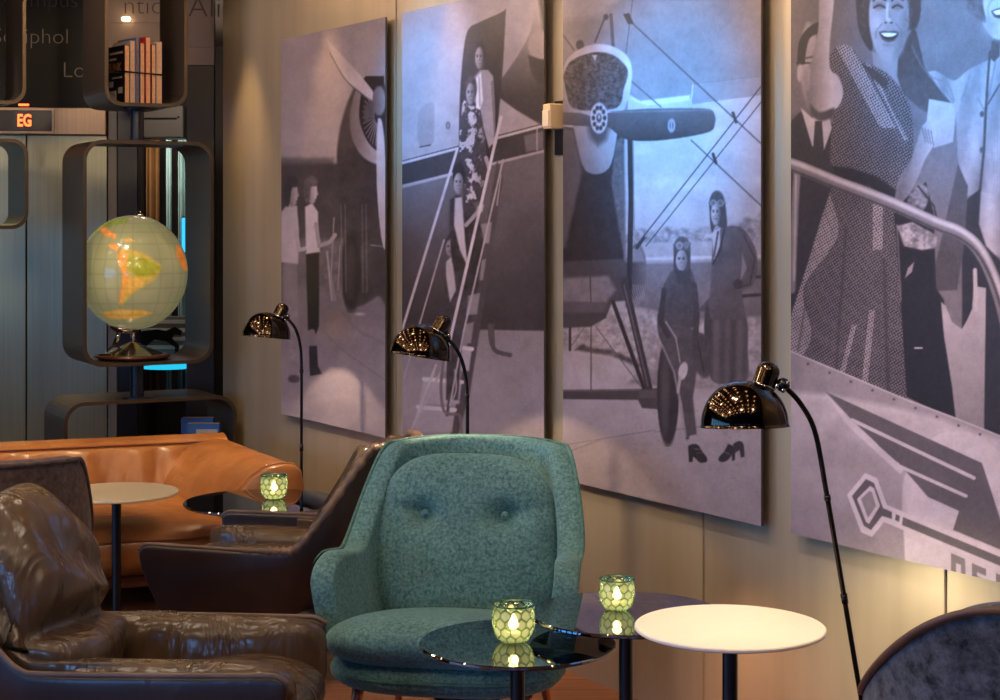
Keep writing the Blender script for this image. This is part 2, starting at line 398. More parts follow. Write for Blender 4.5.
def picture_biplane(p):
    p.poly([(555, -60), (770, -60), (770, 560), (555, 560)], .55, amp=.012, sc=24)
    p.poly([(555, -60), (770, -60), (770, 120), (555, 120)], gy(-20, .42, 90, .44), amp=.015, sc=18)
    p.poly([(555, -60), (680, -60), (600, 16), (555, 22)], .56, 4, op=.6)
    p.poly([(628, 96), (650, 106), (690, 99), (693, 104), (760, 95), (770, 94), (770, 245), (628, 245)], gy(100, .62, 235, .55), .6, amp=.01, sc=14)
    p.poly([(628, 94), (640, 101), (690, 95), (690, 100), (650, 106), (634, 101)], .70, 1)
    p.poly([(693, 84), (730, 80), (770, 75), (770, 94), (737, 98), (693, 104)], .47, .7); p.line([(693, 84), (691, 103)], 1.2, .66); p.line([(693, 84), (770, 75)], .8, .40)
    p.poly([(625, 178), (770, 176), (770, 188), (625, 190)], .62, 3, op=.5)
    # treeline, field
    p.poly(p.crv([(625, 234), (640, 229), (655, 231), (668, 226), (690, 229), (712, 226), (738, 224), (746, 217), (754, 219), (762, 211), (772, 212)]) + [(770, 250), (625, 248)], .46, 1.8, amp=.13, sc=3)
    p.poly([(625, 243), (770, 240), (770, 262), (625, 262)], .52, 1.5, amp=.03, sc=5)
    p.line([(640, 259), (770, 256)], 3, .63, 1)
    p.poly([(625, 264), (770, 260), (770, 318), (700, 322), (625, 312)], .37, 1.5, amp=.02, sc=8)
    p.line([(744, 278), (770, 276)], 3, .2); p.line([(742, 296), (770, 294)], 3.5, .2)
    p.poly([(555, 306), (640, 308), (700, 320), (770, 316), (770, 370), (660, 372), (555, 352)], .52, 2, amp=.10, sc=3)
    p.poly([(555, 346), (610, 354), (660, 378), (770, 390), (770, 560), (555, 560)], gy(355, .58, 500, .52), 3, amp=.012, sc=8)
    p.poly([(575, 350), (612, 356), (648, 372), (646, 366), (612, 350), (580, 346)], .30, 1.5, amp=.1, sc=3)
    p.poly([(628, 384), (646, 362), (770, 372), (770, 392)], .48, 2, amp=.08, sc=3)
    for a, b in (((565, 445), (655, 430)), ((560, 455), (600, 440)), ((655, 432), (720, 424))): p.line([a, b], 1, .43)
    for k in range(60):
        x = 560 + RNG.random() * 200; y = 390 + RNG.random() * 110; p.ell(x, y, .5 + RNG.random(), .5, .42, op=.6)
    # struts behind radiator
    p.line([(605, 17), (595, 42)], 1.6, .22); p.ell(606, 17, 2.5, 3, .2); p.line([(611, 15), (613, 46)], 3.4, .25); p.line([(635, -20), (626, 53)], 1, .28); p.line([(558, 28), (574, 50)], 1.2, .25)
    p.ell(580, 45, 4, 5, .22)
    p.line([(630, 80), (661, 107)], 1.2, .25)
    # fuselage nose
    p.poly([(555, 126), (578, 128), (585, 165), (609, 165), (617, 132), (624, 132), (626, 275), (555, 275)], .17, 1, amp=.015)
    p.poly([(562, 128), (574, 130), (582, 172), (565, 248), (561, 248)], .30, 2); p.poly([(616, 140), (623, 136), (625, 262), (611, 182)], .30, 1.5, amp=.05, sc=2)
    p.poly([(555, 262), (640, 258), (646, 272), (634, 300), (612, 302), (606, 318), (590, 327), (555, 328)], .24, 1)
    p.poly([(562, 278), (608, 276), (616, 290), (606, 303), (562, 302)], .40, 2, amp=.03); p.line([(590, 276), (591, 302)], 1, .2)
    p.poly([(562, 303), (606, 303), (604, 312), (562, 313)], .30, 1.5)
    p.ell(637, 270, 9.5, 26, gx(628, .20, 648, .36), 0, 1); p.poly([(627, 250), (640, 246), (646, 262), (626, 262)], .42, 1.5)
    for k in range(7): p.line([(628 + k * 2.4, 285), (636 + k * 1.4, 308 - 2 * k)], .9, .5, .5, .7)
    p.line([(630, 140), (631, 200), (629, 300)], 5.2, .17); p.line([(633, 142), (634, 230)], 1.2, .36)
    p.line([(624, 145), (625, 260)], 1.6, .5, 1, .5)
    # landing gear
    p.line([(613, 302), (644, 388)], 4, .17); p.line([(624, 280), (649, 388)], 7, .20); p.line([(624, 285), (648, 386)], 1.4, .33)
    p.line([(596, 327), (642, 388)], .9, .3); p.line([(591, 327), (591, 390)], 1.2, .28); p.line([(584, 328), (572, 345)], .8, .34); p.line([(570, 328), (570, 350)], 2.6, .2)
    p.ell(583, 346, 2.5, 1.4, .25)
    p.poly([(555, 390), (640, 389), (662, 388), (664, 410), (642, 408), (638, 400), (555, 399)], .24, .8); p.line([(555, 391), (640, 390)], 1.2, .36); p.poly([(638, 390), (660, 390), (660, 398), (640, 398)], .3)
    p.ell(668, 392, 11, 54, .19, 0, .8); p.ell(665, 394, 4, 42, .27, 0, 2)
    # radiator and propeller
    p.poly(p.crv([(562, 72), (568, 58), (582, 48), (598, 44), (614, 47), (627, 56), (632, 70), (630, 92), (624, 110), (619, 124), (609, 168), (585, 170), (574, 130), (568, 108), (562, 92)]), lambda X, Y: np.clip(.62 - .0016 * (Y - 60) + .002 * (X - 600), .4, .68), .8)
    p.poly(p.crv([(563, 76), (570, 62), (583, 55), (598, 52), (613, 55), (625, 65), (628, 74), (624, 88), (616, 108), (575, 109), (566, 92)]), .24, .8, amp=.13, sc=1.6)
    p.poly([(592, 55), (597, 55), (595, 61)], .6)
    p.poly([(586, 120), (612, 120), (606, 140), (598, 146), (590, 138)], .25, 3)
    p.poly(p.crv([(555, 112), (580, 113), (596, 117), (612, 112), (640, 109), (680, 108), (708, 109), (714.5, 114), (715, 124), (709, 132), (680, 138), (650, 141), (625, 139), (608, 127), (596, 126), (580, 126), (555, 124)]), lambda X, Y: .30 - .004 * (Y - 112) , .7)
    p.line([(612, 112), (710, 110)], 1.6, .40, 1)
    p.ell(599, 118, 8.5, 15.5, .62)
    for k in range(10):
        a = 2 * PI * k / 10; p.ell(599 + 5.6 * math.cos(a), 118 + 10.5 * math.sin(a), 1.7, 2.4, .17)
    p.ell(599, 118, 2.6, 4.6, .22); p.ell(599, 117, 1.2, 2, .6)
    p.ell(671.5, 125.5, 3.6, 6.6, .56); p.ell(671.5, 125.5, 2.2, 4.4, .28); p.line([(671.5, 122), (671.5, 129)], 1.2, .55)
    for a, b, w in (((630, 21), (770, 152), 1.3), ((691, 140), (770, 214), 1.2), ((770, 75), (636, 246), 1.2), ((770, 91), (646, 246), 1.0)): p.line([a, b], w, .2)
    p.poly([(623, 14), (629, 13), (634, 24), (628, 24)], .15); p.line([(733, 113), (736, 122)], 3, .17); p.line([(713, 154), (716, 163)], 3, .17); p.line([(637, 248), (644, 238)], 3, .2)
    # kneeling aviator
    p.poly(p.crv([(664, 284), (673, 270), (690, 268), (696, 290), (697, 322), (690, 330), (686, 345), (664, 345), (657, 325), (660, 300)]), .25, .8, amp=.03, sc=4)
    p.poly([(658, 318), (690, 328), (706, 335), (697, 370), (693, 398), (697, 436), (686, 440), (682, 404), (672, 366), (662, 345)], .27, 1, amp=.03, sc=4)
    p.line([(662, 345), (674, 372), (680, 402), (686, 436)], 2, .5, .8, .8); p.line([(666, 322), (676, 338), (680, 362)], 1.2, .6, .6, .8)
    p.ell(702, 356, 9.5, 22, .25, -8, 1, amp=.03); p.line([(697, 338), (704, 372)], 1.5, .17)
    p.line([(694, 285), (697, 315), (695, 340)], 6, .22); p.line([(664, 290), (661, 322), (668, 336)], 5, .20)
    p.ell(683, 371, 4.5, 9, .62, 12); p.line([(680, 378), (678, 392)], 3, .55)
    p.ell(682, 249, 8.6, 12.5, .26); p.poly(p.crv([(674, 250), (673.5, 266), (676, 275), (684, 276), (690, 272), (690.5, 252)]), .24)
    p.face(681.5, 260.5, 5.6, 10.5, .48, .14, -.1, True)
    p.line([(674, 245), (690, 244)], 2.2, .33); p.ell(679.5, 245.5, 3.3, 3.8, .52); p.ell(679.5, 245.5, 2.2, 2.6, .38); p.ell(686.3, 245, 2.3, 3.4, .44); p.ell(686.3, 245, 1.5, 2.3, .33)
    p.poly([(676, 270), (690, 272), (690, 285), (677, 284)], .22)
    p.poly([(689, 436), (697, 434), (698, 446), (690, 447)], .55)
    p.poly(p.crv([(688, 446), (693, 444), (698, 445), (702, 451), (707, 458), (706, 462), (700, 462.5), (695, 458), (693, 457)]) + [(692.5, 462), (689, 462)], .17, .6); p.line([(695, 449), (700, 449.5)], 1, .4); p.line([(697, 453), (702, 453)], .8, .36)
    # standing aviator
    p.line([(724, 374), (725, 432)], 6.5, .52); p.line([(735, 376), (737, 430)], 6.5, .50)
    p.poly(p.crv([(728, 444), (733, 446), (735, 452), (735, 460)]) + [(732, 461), (731.5, 455)] + p.crv([(729, 459), (724, 462), (719, 461), (719, 457), (724, 452)]), .18, .6); p.poly(p.crv([(733, 444), (739, 441), (743.5, 444), (744.5, 457)]) + [(741, 457.5), (739.5, 450), (735, 453)], .2, .6); p.line([(724, 452), (729, 454)], 1, .4)
    p.poly(p.crv([(711, 314), (744, 314), (748, 350), (747, 379), (730, 384), (711, 379), (709, 345)]), lambda X, Y: .28 + .035 * np.sin(X * .55 + .01 * Y) + .02 * np.sin(X * .23), .8)
    p.poly([(697, 311), (712, 295), (712, 312)], .27); p.ell(708, 325, 4, 20, .22)
    p.poly(p.crv([(713, 236), (722, 228), (736, 226), (746, 232), (756, 250), (757, 270), (752, 286), (742, 292), (745, 318), (728, 319), (710, 317), (711, 280)]), .29, .8, amp=.025, sc=5)
    p.poly([(742, 253), (747, 268), (740, 282), (742, 262)], .42, .8); p.ell(738, 284, 5, 5, .22); p.line([(744, 236), (755, 258), (750, 284), (738, 288)], 1.2, .18)
    p.poly([(712, 232), (720, 228), (720, 245), (714, 262)], .56); p.line([(718, 232), (714, 256)], 2, .25); p.line([(726, 222), (720, 250), (713, 264)], 2, .19)
    p.ell(717, 204, 7.8, 13.5, .24); p.poly(p.crv([(709.5, 205), (710, 222), (712, 233), (716, 226), (722, 228), (727, 226), (725.5, 204)]), .23)
    p.face(716, 213.5, 4.9, 12, .50, .24, -.35, False)
    p.line([(709.5, 203), (725, 203)], 2, .34); p.ell(713.2, 203, 3, 3.4, .5); p.ell(713.2, 203, 2, 2.3, .34); p.ell(720.4, 203, 3.2, 3.4, .46); p.ell(720.4, 203, 2.2, 2.3, .31)

def picture_departure(p):
    p.poly([(785, -120), (1100, -120), (1100, 620), (785, 620)], gy(-50, .33, 200, .39), amp=.012, sc=30)
    # man at the far left
    p.poly([(790, 122), (800, 112), (812, 120), (834, 124), (834, 260), (822, 320), (790, 330)], .19, 1)
    p.poly([(801, 108), (812, 118), (828, 112), (832, 128), (824, 150), (812, 146)], .64); p.poly([(815, 121), (822, 121), (824, 150), (813, 150)], .2)
    p.ell(809, 62, 9, 40, .52); p.poly(p.crv([(797, 66), (799, 42), (808, 28), (820, 22), (820, 32), (810, 38), (806, 52), (805, 64)]), .17, .8)
    p.ell(800, 73, 3, 9, .56); p.line([(797, 63), (812, 63), (819, 61)], 1.6, .18); p.ell(813, 66, 3.6, 4.2, .36); p.ell(813, 66, 2.8, 3.4, .50); p.ell(813, 65, 1.6, 1.5, .22); p.line([(806, 58), (818, 56)], 1.8, .25, .9); p.ell(806, 84, 4, 14, .42, 0, 3, op=.6); p.poly([(806, 90), (822, 100), (816, 114), (806, 106)], .4, 1.5)
    # second woman's sleeve behind
    p.poly(p.crv([(905, 40), (915, 30), (921, 52), (926, 70), (938, 84), (956, 104), (948, 116), (926, 112), (910, 100), (896, 84), (895, 64)]), lambda X, Y: .17 + .0012 * (Y - 30) + .05 * (fnoise(X, Y, 9, 5) - .5), .8)
    p.line(p.crv([(912, 46), (922, 66), (938, 86), (954, 104)]), 1.5, .38, 1.2, .6)
    p.poly([(962, -20), (1000, -40), (1000, 120), (930, 110)], .50, 2, op=0)
    # paper, hand
    p.poly([(929, 99), (957, 104), (953, 142), (934, 148), (926, 128)], gy(100, .62, 145, .54), .7)
    # light coat
    p.poly(p.crv([(928, 72), (936, 71), (946, 77), (956, 80), (968, 70), (980, 64), (990, 58), (1000, 44)]) + [(1100, 20), (1100, 210), (1000, 210), (979, 192), (966, 196), (958, 160), (956, 120), (953, 105), (940, 90)], lambda X, Y: .50 + .05 * np.sin(X * .22 + Y * .05) + .10 * (fnoise(X * 1.6, Y * .45, 11, 21) - .5), .8)
    for a in ([(930, 76), (942, 82), (953, 102)], [(944, 76), (950, 88), (954, 100)], [(978, 98), (985, 112), (988, 104)], [(985, 108), (984, 140), (981, 186)], [(996, 60), (988, 100)], [(970, 75), (962, 100)]):
        p.line(a, 1.6, .42, 1)
    p.line([(990, 52), (988, 76), (986, 108), (984, 150), (980, 190)], 2.4, .22, .8); p.line([(1000, 84), (988, 104)], 1.6, .25)
    for y in (114, 150): p.ell(982, y, 2.2, 3, .25)
    p.poly([(992, 40), (1000, 36), (1000, 56), (994, 62), (990, 58)], .24)
    p.ell(1000, -4, 22, 44, .60); p.poly(p.crv([(968, -40), (967, 6), (974, 16), (986, 22), (983, 0), (990, -30)]), .28, 1, amp=.06)
    p.poly(p.crv([(991, 11), (1000, 8), (1010, 9), (1007, 16), (1000, 18.5), (994, 17)]), .2, .8); p.poly(p.crv([(993, 11.6), (1000, 9.6), (1009, 10), (1005, 14), (996, 14.6)]), .85, .5); p.line(p.crv([(992, 0), (988, 8), (989, 18)]), 1.4, .42, 1.2, .7); p.ell(988, 26, 8, 10, .46, 0, 4, op=.6); p.line(p.crv([(984, 32), (994, 40), (1004, 42)]), 2, .4, 1.5, .6)
    # lower part of the light coat and dark clothes
    p.poly([(979, 192), (1100, 200), (1100, 300), (984, 250), (976, 222)], lambda X, Y: .56 + .05 * np.sin(X * .3), 1)
    p.poly([(966, 200), (981, 188), (979, 224), (986, 246), (1010, 270), (1010, 450), (984, 430), (962, 330), (962, 240)], .17, 1)
    p.poly([(958, 164), (968, 186), (965, 240), (957, 290), (934, 291), (934, 270), (944, 228)], .27, .8)
    p.poly([(893, 215), (903, 200), (926, 182), (934, 215), (936, 288), (944, 300), (946, 340), (953, 388), (957, 422), (905, 396), (897, 300)], .14, .8)
    p.poly([(941, 302), (946, 306), (952, 322), (962, 329), (967, 320), (972, 309), (974, 286), (986, 288), (984, 432), (956, 421), (952, 386), (944, 336)], gy(300, .60, 420, .48), .7)
    p.line([(975, 270), (976, 310)], 4, .64)
    p.poly([(897, 226), (912, 222), (938, 236), (936, 248), (922, 250), (904, 246)], .50, 1, amp=.2, sc=3.5)
    p.ell(918, 200, 10, 16, .40, 20, 1, amp=.2, sc=4); p.line([(918, 186), (934, 206), (938, 226)], 2, .2)
    p.poly([(908, 268), (914, 262), (912, 272), (905, 278)], .5); p.line([(915, 348), (922, 348)], 1.4, .7)
    # main woman: neck, far forearm
    p.poly([(872, 52), (898, 58), (897, 76), (903, 96), (888, 86), (874, 70)], .46, 1)
    p.poly(p.crv([(922, 126), (930, 120), (936, 132), (933, 146), (925, 160), (914, 186), (900, 204), (898, 192), (908, 172), (914, 150)]), gx(900, .36, 932, .60), .8)
    for k in range(4): p.line([(922 + k * 3, 128 + k), (926 + k * 2.5, 142 + k)], 1, .36)
    # dress
    def dress(X, Y):
        x = X + .25 * Y; q = (np.sin(x * 1.75) * np.sin((Y - .35 * X) * 1.5))
        base = .19 + .22 * (q > .12)
        lt = (np.abs(X - (862 + .55 * (Y - 80))) < 8) & (Y < 128); lt2 = X < 842 - .26 * (Y - 180) + 10 * np.sin(Y * .06); lt2 &= Y > 170
        st = (np.abs(X - 878) < 5) & (Y > 195) & (Y < 250); st2 = (np.abs(X - (853 + (Y - 330) * -.25)) < 2.5) & (Y > 325); st3 = (np.abs(X - (871 - (Y - 320) * .1)) < 3) & (Y > 310) & (Y < 390)
        st4 = (np.abs(X - (896 + .5 * (Y - 120))) < 2) & (Y > 60) & (Y < 140)
        hi = lt | lt2 | st | st2 | st3 | st4
        return np.where(hi, np.where(q > -.1, .54, .24), base)
    p.poly(p.crv([(828, 58), (838, 46), (850, 46), (860, 60), (868, 64), (878, 68), (890, 76), (904, 94), (912, 116), (913, 150), (908, 164), (899, 178), (893, 200)]) + [(900, 290), (907, 400), (850, 378), (788, 352), (788, 330)] + p.crv([(792, 312), (808, 262), (824, 210), (834, 178), (830, 160), (832, 130), (836, 95)]), dress, .8)
    p.poly([(832, 166), (850, 168), (876, 176), (896, 190), (894, 200), (868, 186), (834, 176)], .14, 1.2)
    p.poly([(862, 64), (872, 68), (888, 80), (886, 90), (872, 78)], .2, 1)
    p.line([(806, 300), (798, 350)], 1.5, .2, 1, .6); p.line([(846, 230), (836, 370)], 2, .18, 1.5, .6); p.line([(884, 260), (888, 390)], 3, .17, 1.5, .6)
    p.line([(897, 225), (901, 300)], 1.5, .5, .8, .6)
    # raised arm
    p.poly(p.crv([(819, -60), (819, 0), (818, 30), (812, 60), (809, 92), (811, 110), (819, 117), (830, 113), (840, 104), (843, 90), (838, 76), (830, 68), (830, 40), (834, 0), (836, -60)]), lambda X, Y: np.clip(.50 + .012 * (X - 818), .42, .66), .9)
    p.poly(p.crv([(810, 104), (820, 112), (834, 108), (832, 117), (820, 121), (811, 115)]), .25, 1.5)
    # head
    p.ell(886, -4, 30, 46, .17, 0, 1.2, amp=.04, sc=5); p.poly(p.crv([(856, 0), (858, 26), (865, 44), (872, 50), (874, 30)]), .17, 1); p.ell(912, 4, 9, 27, .15, 0, 1)
    p.ell(889, 16, 20, 46, gx(868, .56, 906, .42), 0, 1); p.poly([(868, -40), (912, -40), (912, -16), (868, -12)], .2, 2)
    for ex, w_ in ((879.5, 5.2), (897.5, 4.8)):
        p.ell(ex, 6, w_ + 1, 4.2, .34, 0, 1.8, op=.85); p.line(p.crv([(ex - w_, 7.5), (ex, 5.2), (ex + w_, 7.5)]), 2.0, .13, .7); p.line(p.crv([(ex - w_ - 1, 1), (ex - 1, -2.6), (ex + w_ + 1, .5)]), 1.7, .17, .8); p.line([(ex - 3, 10.5), (ex + 3, 10.5)], 1.2, .44, 1, .7)
    p.poly(p.crv([(888, 4), (891, 13), (893, 20), (889, 23), (885, 21)]), .42, 1.6, op=.7); p.line([(887.5, 4), (887, 18)], 2.2, .70, 1.2, .8); p.ell(888.5, 20, 2.6, 2.2, .66, 0, 1.2, op=.8)
    p.ell(885.6, 22.6, 1.3, .9, .2, 0, .6); p.ell(891.5, 22.8, 1.3, .9, .2, 0, .6)
    p.ell(877, 24, 5, 6, .66, 0, 3.5, op=.6); p.ell(900, 24, 4, 6, .54, 0, 3, op=.6)
    p.line(p.crv([(882, 24), (876.5, 31), (876, 38)]), 1.4, .36, 1, .7); p.line(p.crv([(896, 24), (901, 31), (901, 38)]), 1.4, .32, 1, .7)
    p.poly(p.crv([(878.5, 32), (884, 30.6), (889, 31.4), (894, 30.6), (899, 32.5), (897, 38), (893, 41.5), (887, 42), (882, 39.5)]), .26, .8); p.poly(p.crv([(880, 33), (889, 32.6), (897.5, 33.4), (895, 38.5), (888, 40), (883, 38)]), .1, .6)
    p.poly(p.crv([(880.8, 33.1), (889, 32.8), (896.8, 33.6), (893, 36.2), (888, 36.8), (884, 36)]), .84, .5); p.ell(888, 45, 5, 1.4, .38, 0, 1.2, op=.7); p.ell(888, 55, 6, 3.5, .52, 0, 2, op=.5)
    p.poly([(899, 24), (908, 0), (909, 34), (901, 54), (894, 60)], .36, 3.5, op=.7)
    for k in range(26):
        a = RNG.random() * 2 * PI; q = .62 + .36 * RNG.random(); hx = 886 + 31 * q * math.cos(a); hy = -4 + 48 * q * math.sin(a)
        if hx < 866 or hx > 907 or hy < -16: p.line(p.crv([(hx - 2, hy - 5), (hx + 2, hy), (hx - 1, hy + 6)]), 1.3, .25, .9, .7)
    # hand rail
    p.line([(797, 172), (795, 210), (792, 290)], 7, .44, 1); p.line([(796, 176), (794, 280)], 1.6, .62, 1)
    R = p.crv([(785, 163), (798, 167), (840, 184), (890, 203), (935, 223), (958, 232), (976, 246), (990, 270), (1002, 305), (1012, 350)])
    p.line(R, 13, .42, .8); p.line([(x + 1.5, y - 2.5) for x, y in R], 5, .66, 1.6); p.line([(x, y + 5.5) for x, y in R], 2, .2, 1.2)
    # aircraft skin
    p.poly([(785, 349), (850, 376), (907, 400), (960, 420), (1000, 436), (1100, 475), (1100, 640), (785, 640)], gx(791, .50, 960, .56), .8)
    p.poly([(785, 391), (826, 394), (880, 404), (930, 416), (1000, 440), (1100, 480), (1100, 640), (785, 640)], lambda X, Y: np.clip(.64 - .0011 * (Y - 400) + .0004 * (X - 800), .46, .7), 3)
    p.line([(785, 349), (850, 376), (907, 400), (960, 420), (1000, 436), (1100, 475)], 1.6, .66)
    for k in range(12): p.ell(808 + 21.5 * k, 364 + 8.8 * k, 1.2, 1.2, .28)
    p.poly(p.crv([(908, 640), (904, 540), (902, 510), (904, 478), (918, 450), (940, 434), (965, 432), (990, 444), (1010, 470), (1020, 520), (1024, 640)]), .70, .8)
    p.poly([(785, 470), (830, 430), (870, 450), (900, 480), (902, 515), (880, 500), (840, 470)], .52, 6, op=.6)
    # winged key
    D = .34
    p.poly([(826, 392), (905, 428), (982, 463), (1000, 518), (1006, 552), (953, 530), (959, 511), (928, 497), (903, 468), (853, 421)], D, .6)
    p.poly([(826, 394), (850, 419), (905, 469), (900, 474), (846, 424)], .70, .6)
    p.line([(852, 420), (974, 478)], 3.6, .70, .5); p.line([(862, 428), (905, 466)], 2.5, .70, .5, 0); p.line([(901, 467), (966, 496)], 3.4, .70, .5)
    p.poly([(863, 429), (880, 437), (903, 447), (897, 462), (880, 447)], D, .5)
    p.poly([(865, 473), (877, 478), (887, 505), (1010, 556), (1010, 574), (884, 522), (872, 537), (861, 532), (847, 495)], .72, .6)
    p.poly([(866, 479), (874, 483), (883, 508), (892, 512), (892, 519), (882, 516), (871, 530), (864, 526), (852, 496)], D, .5)
    p.poly([(870, 486), (874, 488), (880, 506), (869, 524), (866, 522), (857, 499)], .72, .5); p.poly([(869, 491), (872, 492), (876, 506), (868, 518), (861, 499)], .50, .5)
    p.poly([(896, 514), (900, 516), (899, 522), (895, 520)], D, .4); p.poly([(903, 517), (1010, 561), (1010, 570), (902, 525)], D, .5)
    for x, y in ((951, 553), (972, 563), (996, 573), (1018, 583)):
        p.poly([(x, y), (x + 14, y + 6), (x + 15, y + 40), (x, y + 34)], D + .08, .4)
        if x < 960: p.poly([(x + 5, y + 10), (x + 10, y + 12), (x + 10, y + 22), (x + 5, y + 20)], .70, .5)
        elif x < 980: p.poly([(x + 5, y + 9), (x + 16, y + 14), (x + 16, y + 18), (x + 5, y + 13)], .70, .5)
        else: p.poly([(x + 5, y + 9), (x + 15, y + 13), (x + 15, y + 24), (x + 5, y + 20)], .70, .5)

WALLW = 4.0; TAN = 1038 / 1700; TH = math.atan(TAN)
D1 = Vector((-math.sin(TH), math.cos(TH), 0)); NW = Vector((-math.cos(TH), -math.sin(TH), 0))   # along the wall (away), out of the wall
def wall_pt(Y, z=0.0, off=0.0):
    return Vector((WALLW - TAN * Y, Y, z)) + NW * off
def print_mat():
    m, nt, b = newmat('poster print')
    a = nt.nodes.new('ShaderNodeAttribute'); a.attribute_name = 'ink'
    nt.links.new(a.outputs['Color'], b.inputs['Base Color'])
    b.inputs['Roughness'].default_value = .38; b.inputs['Specular IOR Level'].default_value = .35
    return m
ZB, ZT = .71, 2.534
def poster(label, Ya, Yb, draw, nx, nz, pm, edge):
    root = thing('wall_poster', label, 'poster', wall_pt((Ya + Yb) / 2, ZB, 0), 0, 'printed aviation photographs on the wall')
    a0 = wall_pt(Ya); b0 = wall_pt(Yb); c = root.location
    S, Z = np.meshgrid(np.linspace(0, 1, nx), np.linspace(ZB, ZT, nz), indexing='ij')
    Yw = Ya + (Yb - Ya) * S; Xw = WALLW - TAN * Yw
    p = Paint(500 + F * Xw / Yw, HOR + F * (CAMH - Z) / Yw); draw(p)
    L = np.clip(p.L * (1 + .16 * (fnoise(p.X, p.Y, 16, 33) - .5)) + .05 * (fnoise(p.X * 1.3, p.Y, 3.2, 44) - .5) + .025 * (RNG.random(p.L.shape) - .5), .03, .95)
    lin = ((L + .055) / 1.055) ** 2.4 * PRINT_GAIN
    rgb = np.stack([lin * (1.04 + .10 * (1 - L)), lin * (.86 + .04 * L), lin * (1.04 - .02 * L), np.ones_like(L)], -1)
    co = np.stack([Xw - c.x, Yw - c.y, Z - c.z], -1).reshape(-1, 3)
    idx = np.arange(nx * nz).reshape(nx, nz)
    fc = np.stack([idx[:-1, :-1], idx[1:, :-1], idx[1:, 1:], idx[:-1, 1:]], -1).reshape(-1, 4)
    me = bpy.data.meshes.new('print'); n = len(fc)
    me.vertices.add(len(co)); me.vertices.foreach_set('co', co.ravel())
    me.loops.add(n * 4); me.loops.foreach_set('vertex_index', fc.ravel().astype(np.int32))
    me.polygons.add(n); me.polygons.foreach_set('loop_start', np.arange(0, n * 4, 4, dtype=np.int32))
    me.update(calc_edges=True)
    at_ = me.color_attributes.new('ink', 'FLOAT_COLOR', 'POINT'); at_.data.foreach_set('color', rgb.reshape(-1, 4).ravel().astype(np.float32))
    me.materials.append(pm)
    o = bpy.data.objects.new('print', me); COL.objects.link(o); o.parent = root
    # backing board, 22 mm thick, just behind the sheet
    w = (a0 - b0).length; g = rbox(w + .001, .008, ZT - ZB + .001, .001, 1)
    M = Matrix.Translation((0, 0, (ZT - ZB) / 2)) @ Matrix.Translation(-NW * .0052) @ Matrix.Rotation(math.atan2(D1.y, D1.x), 4, 'Z')
    mesh('backing_board', *xf(g, M), edge, root, False)
    return root
# ------------------------------------------------------------------ camera, world
cam = bpy.data.objects.new('camera', bpy.data.cameras.new('camera')); COL.objects.link(cam)
cam.location = (0, 0, CAMH); cam.rotation_euler = (PI / 2, 0, 0)
cam.data.sensor_width = 36; cam.data.lens = 36 * F / 1000; cam.data.shift_y = -(350 - HOR) / 1000
cam.data.clip_start = .05; cam.data.clip_end = 60
SC.camera = cam
SC.view_settings.view_transform = 'Standard'; SC.view_settings.look = 'None'
SC.view_settings.gamma = 1; SC.view_settings.use_curve_mapping = False; SC.view_settings.exposure = 0.43
w = bpy.data.worlds.new('world'); SC.world = w; w.use_nodes = True
w.node_tree.nodes['Background'].inputs['Color'].default_value = (.42, .38, .42, 1)
w.node_tree.nodes['Background'].inputs['Strength'].default_value = .10

# ------------------------------------------------------------------ materials
M = {}
def wall_metal():
    m, nt, b = newmat('bronze metal wall'); v = coords(nt, (1, 1, .06))
    c, f = noise_ramp(nt, v, 5, 4, srgb(174, 159, 137), srgb(193, 178, 154), .3, .7)
    nt.links.new(c, b.inputs['Base Color'])
    b.inputs['Metallic'].default_value = .5; b.inputs['Roughness'].default_value = .40
    return m
M['wall'] = wall_metal()
M['seam'] = plain('wall seam', srgb(140, 122, 98), .6)
M['edge'] = plain('poster edge', srgb(72, 62, 60), .5)
M['ceiling'] = plain('ceiling paint', srgb(70, 60, 54), .8)
M['dark'] = plain('dark corridor paint', srgb(46, 38, 34), .7, var=.2)
M['taupe'] = plain('taupe panel', srgb(128, 108, 98), .5, .2, var=.06, vscale=3)
M['umber'] = plain('umber panel', srgb(44, 35, 29), .45, .2, var=.1, vscale=3)
def floor_mat():
    m, nt, b = newmat('floor boards'); v = coords(nt, (1, 9, 1))
    c, f = noise_ramp(nt, v, 2.2, 5, srgb(112, 66, 44), srgb(160, 104, 74), .3, .7)
    br = nt.nodes.new('ShaderNodeTexBrick'); v2 = coords(nt)
    br.inputs['Scale'].default_value = 1; br.inputs['Brick Width'].default_value = 1.4; br.inputs['Row Height'].default_value = .14
    br.inputs['Mortar Size'].default_value = .004; br.inputs['Mortar'].default_value = srgb(60, 36, 26)
    nt.links.new(v2, br.inputs['Vector']); nt.links.new(c, br.inputs['Color1']); nt.links.new(c, br.inputs['Color2'])
    nt.links.new(br.outputs['Color'], b.inputs['Base Color']); b.inputs['Roughness'].default_value = .3
    return m
M['floor'] = floor_mat()
def steel(name, c0, c1, rough, metal):
    m, nt, b = newmat(name); v = coords(nt, (14, 14, .15))
    c, f = noise_ramp(nt, v, 6, 5, c0, c1, .3, .7); nt.links.new(c, b.inputs['Base Color'])
    b.inputs['Metallic'].default_value = metal; b.inputs['Roughness'].default_value = rough
    b.inputs['Anisotropic'].default_value = .6
    return m
M['steel'] = steel('brushed steel', srgb(150, 150, 126), srgb(166, 165, 138), .32, .55)
M['steel_warm'] = steel('warm steel', srgb(150, 126, 104), srgb(170, 145, 118), .35, .7)
M['black_glass'] = plain('black glass', srgb(9, 8, 8), .35, 0, .12)
M['letter'] = plain('pale lettering', srgb(150, 135, 115), .6)
M['letter_dim'] = plain('dim lettering', srgb(64, 54, 50), .6)
M['bronze'] = plain('bronze frame', srgb(96, 84, 76), .38, .75)
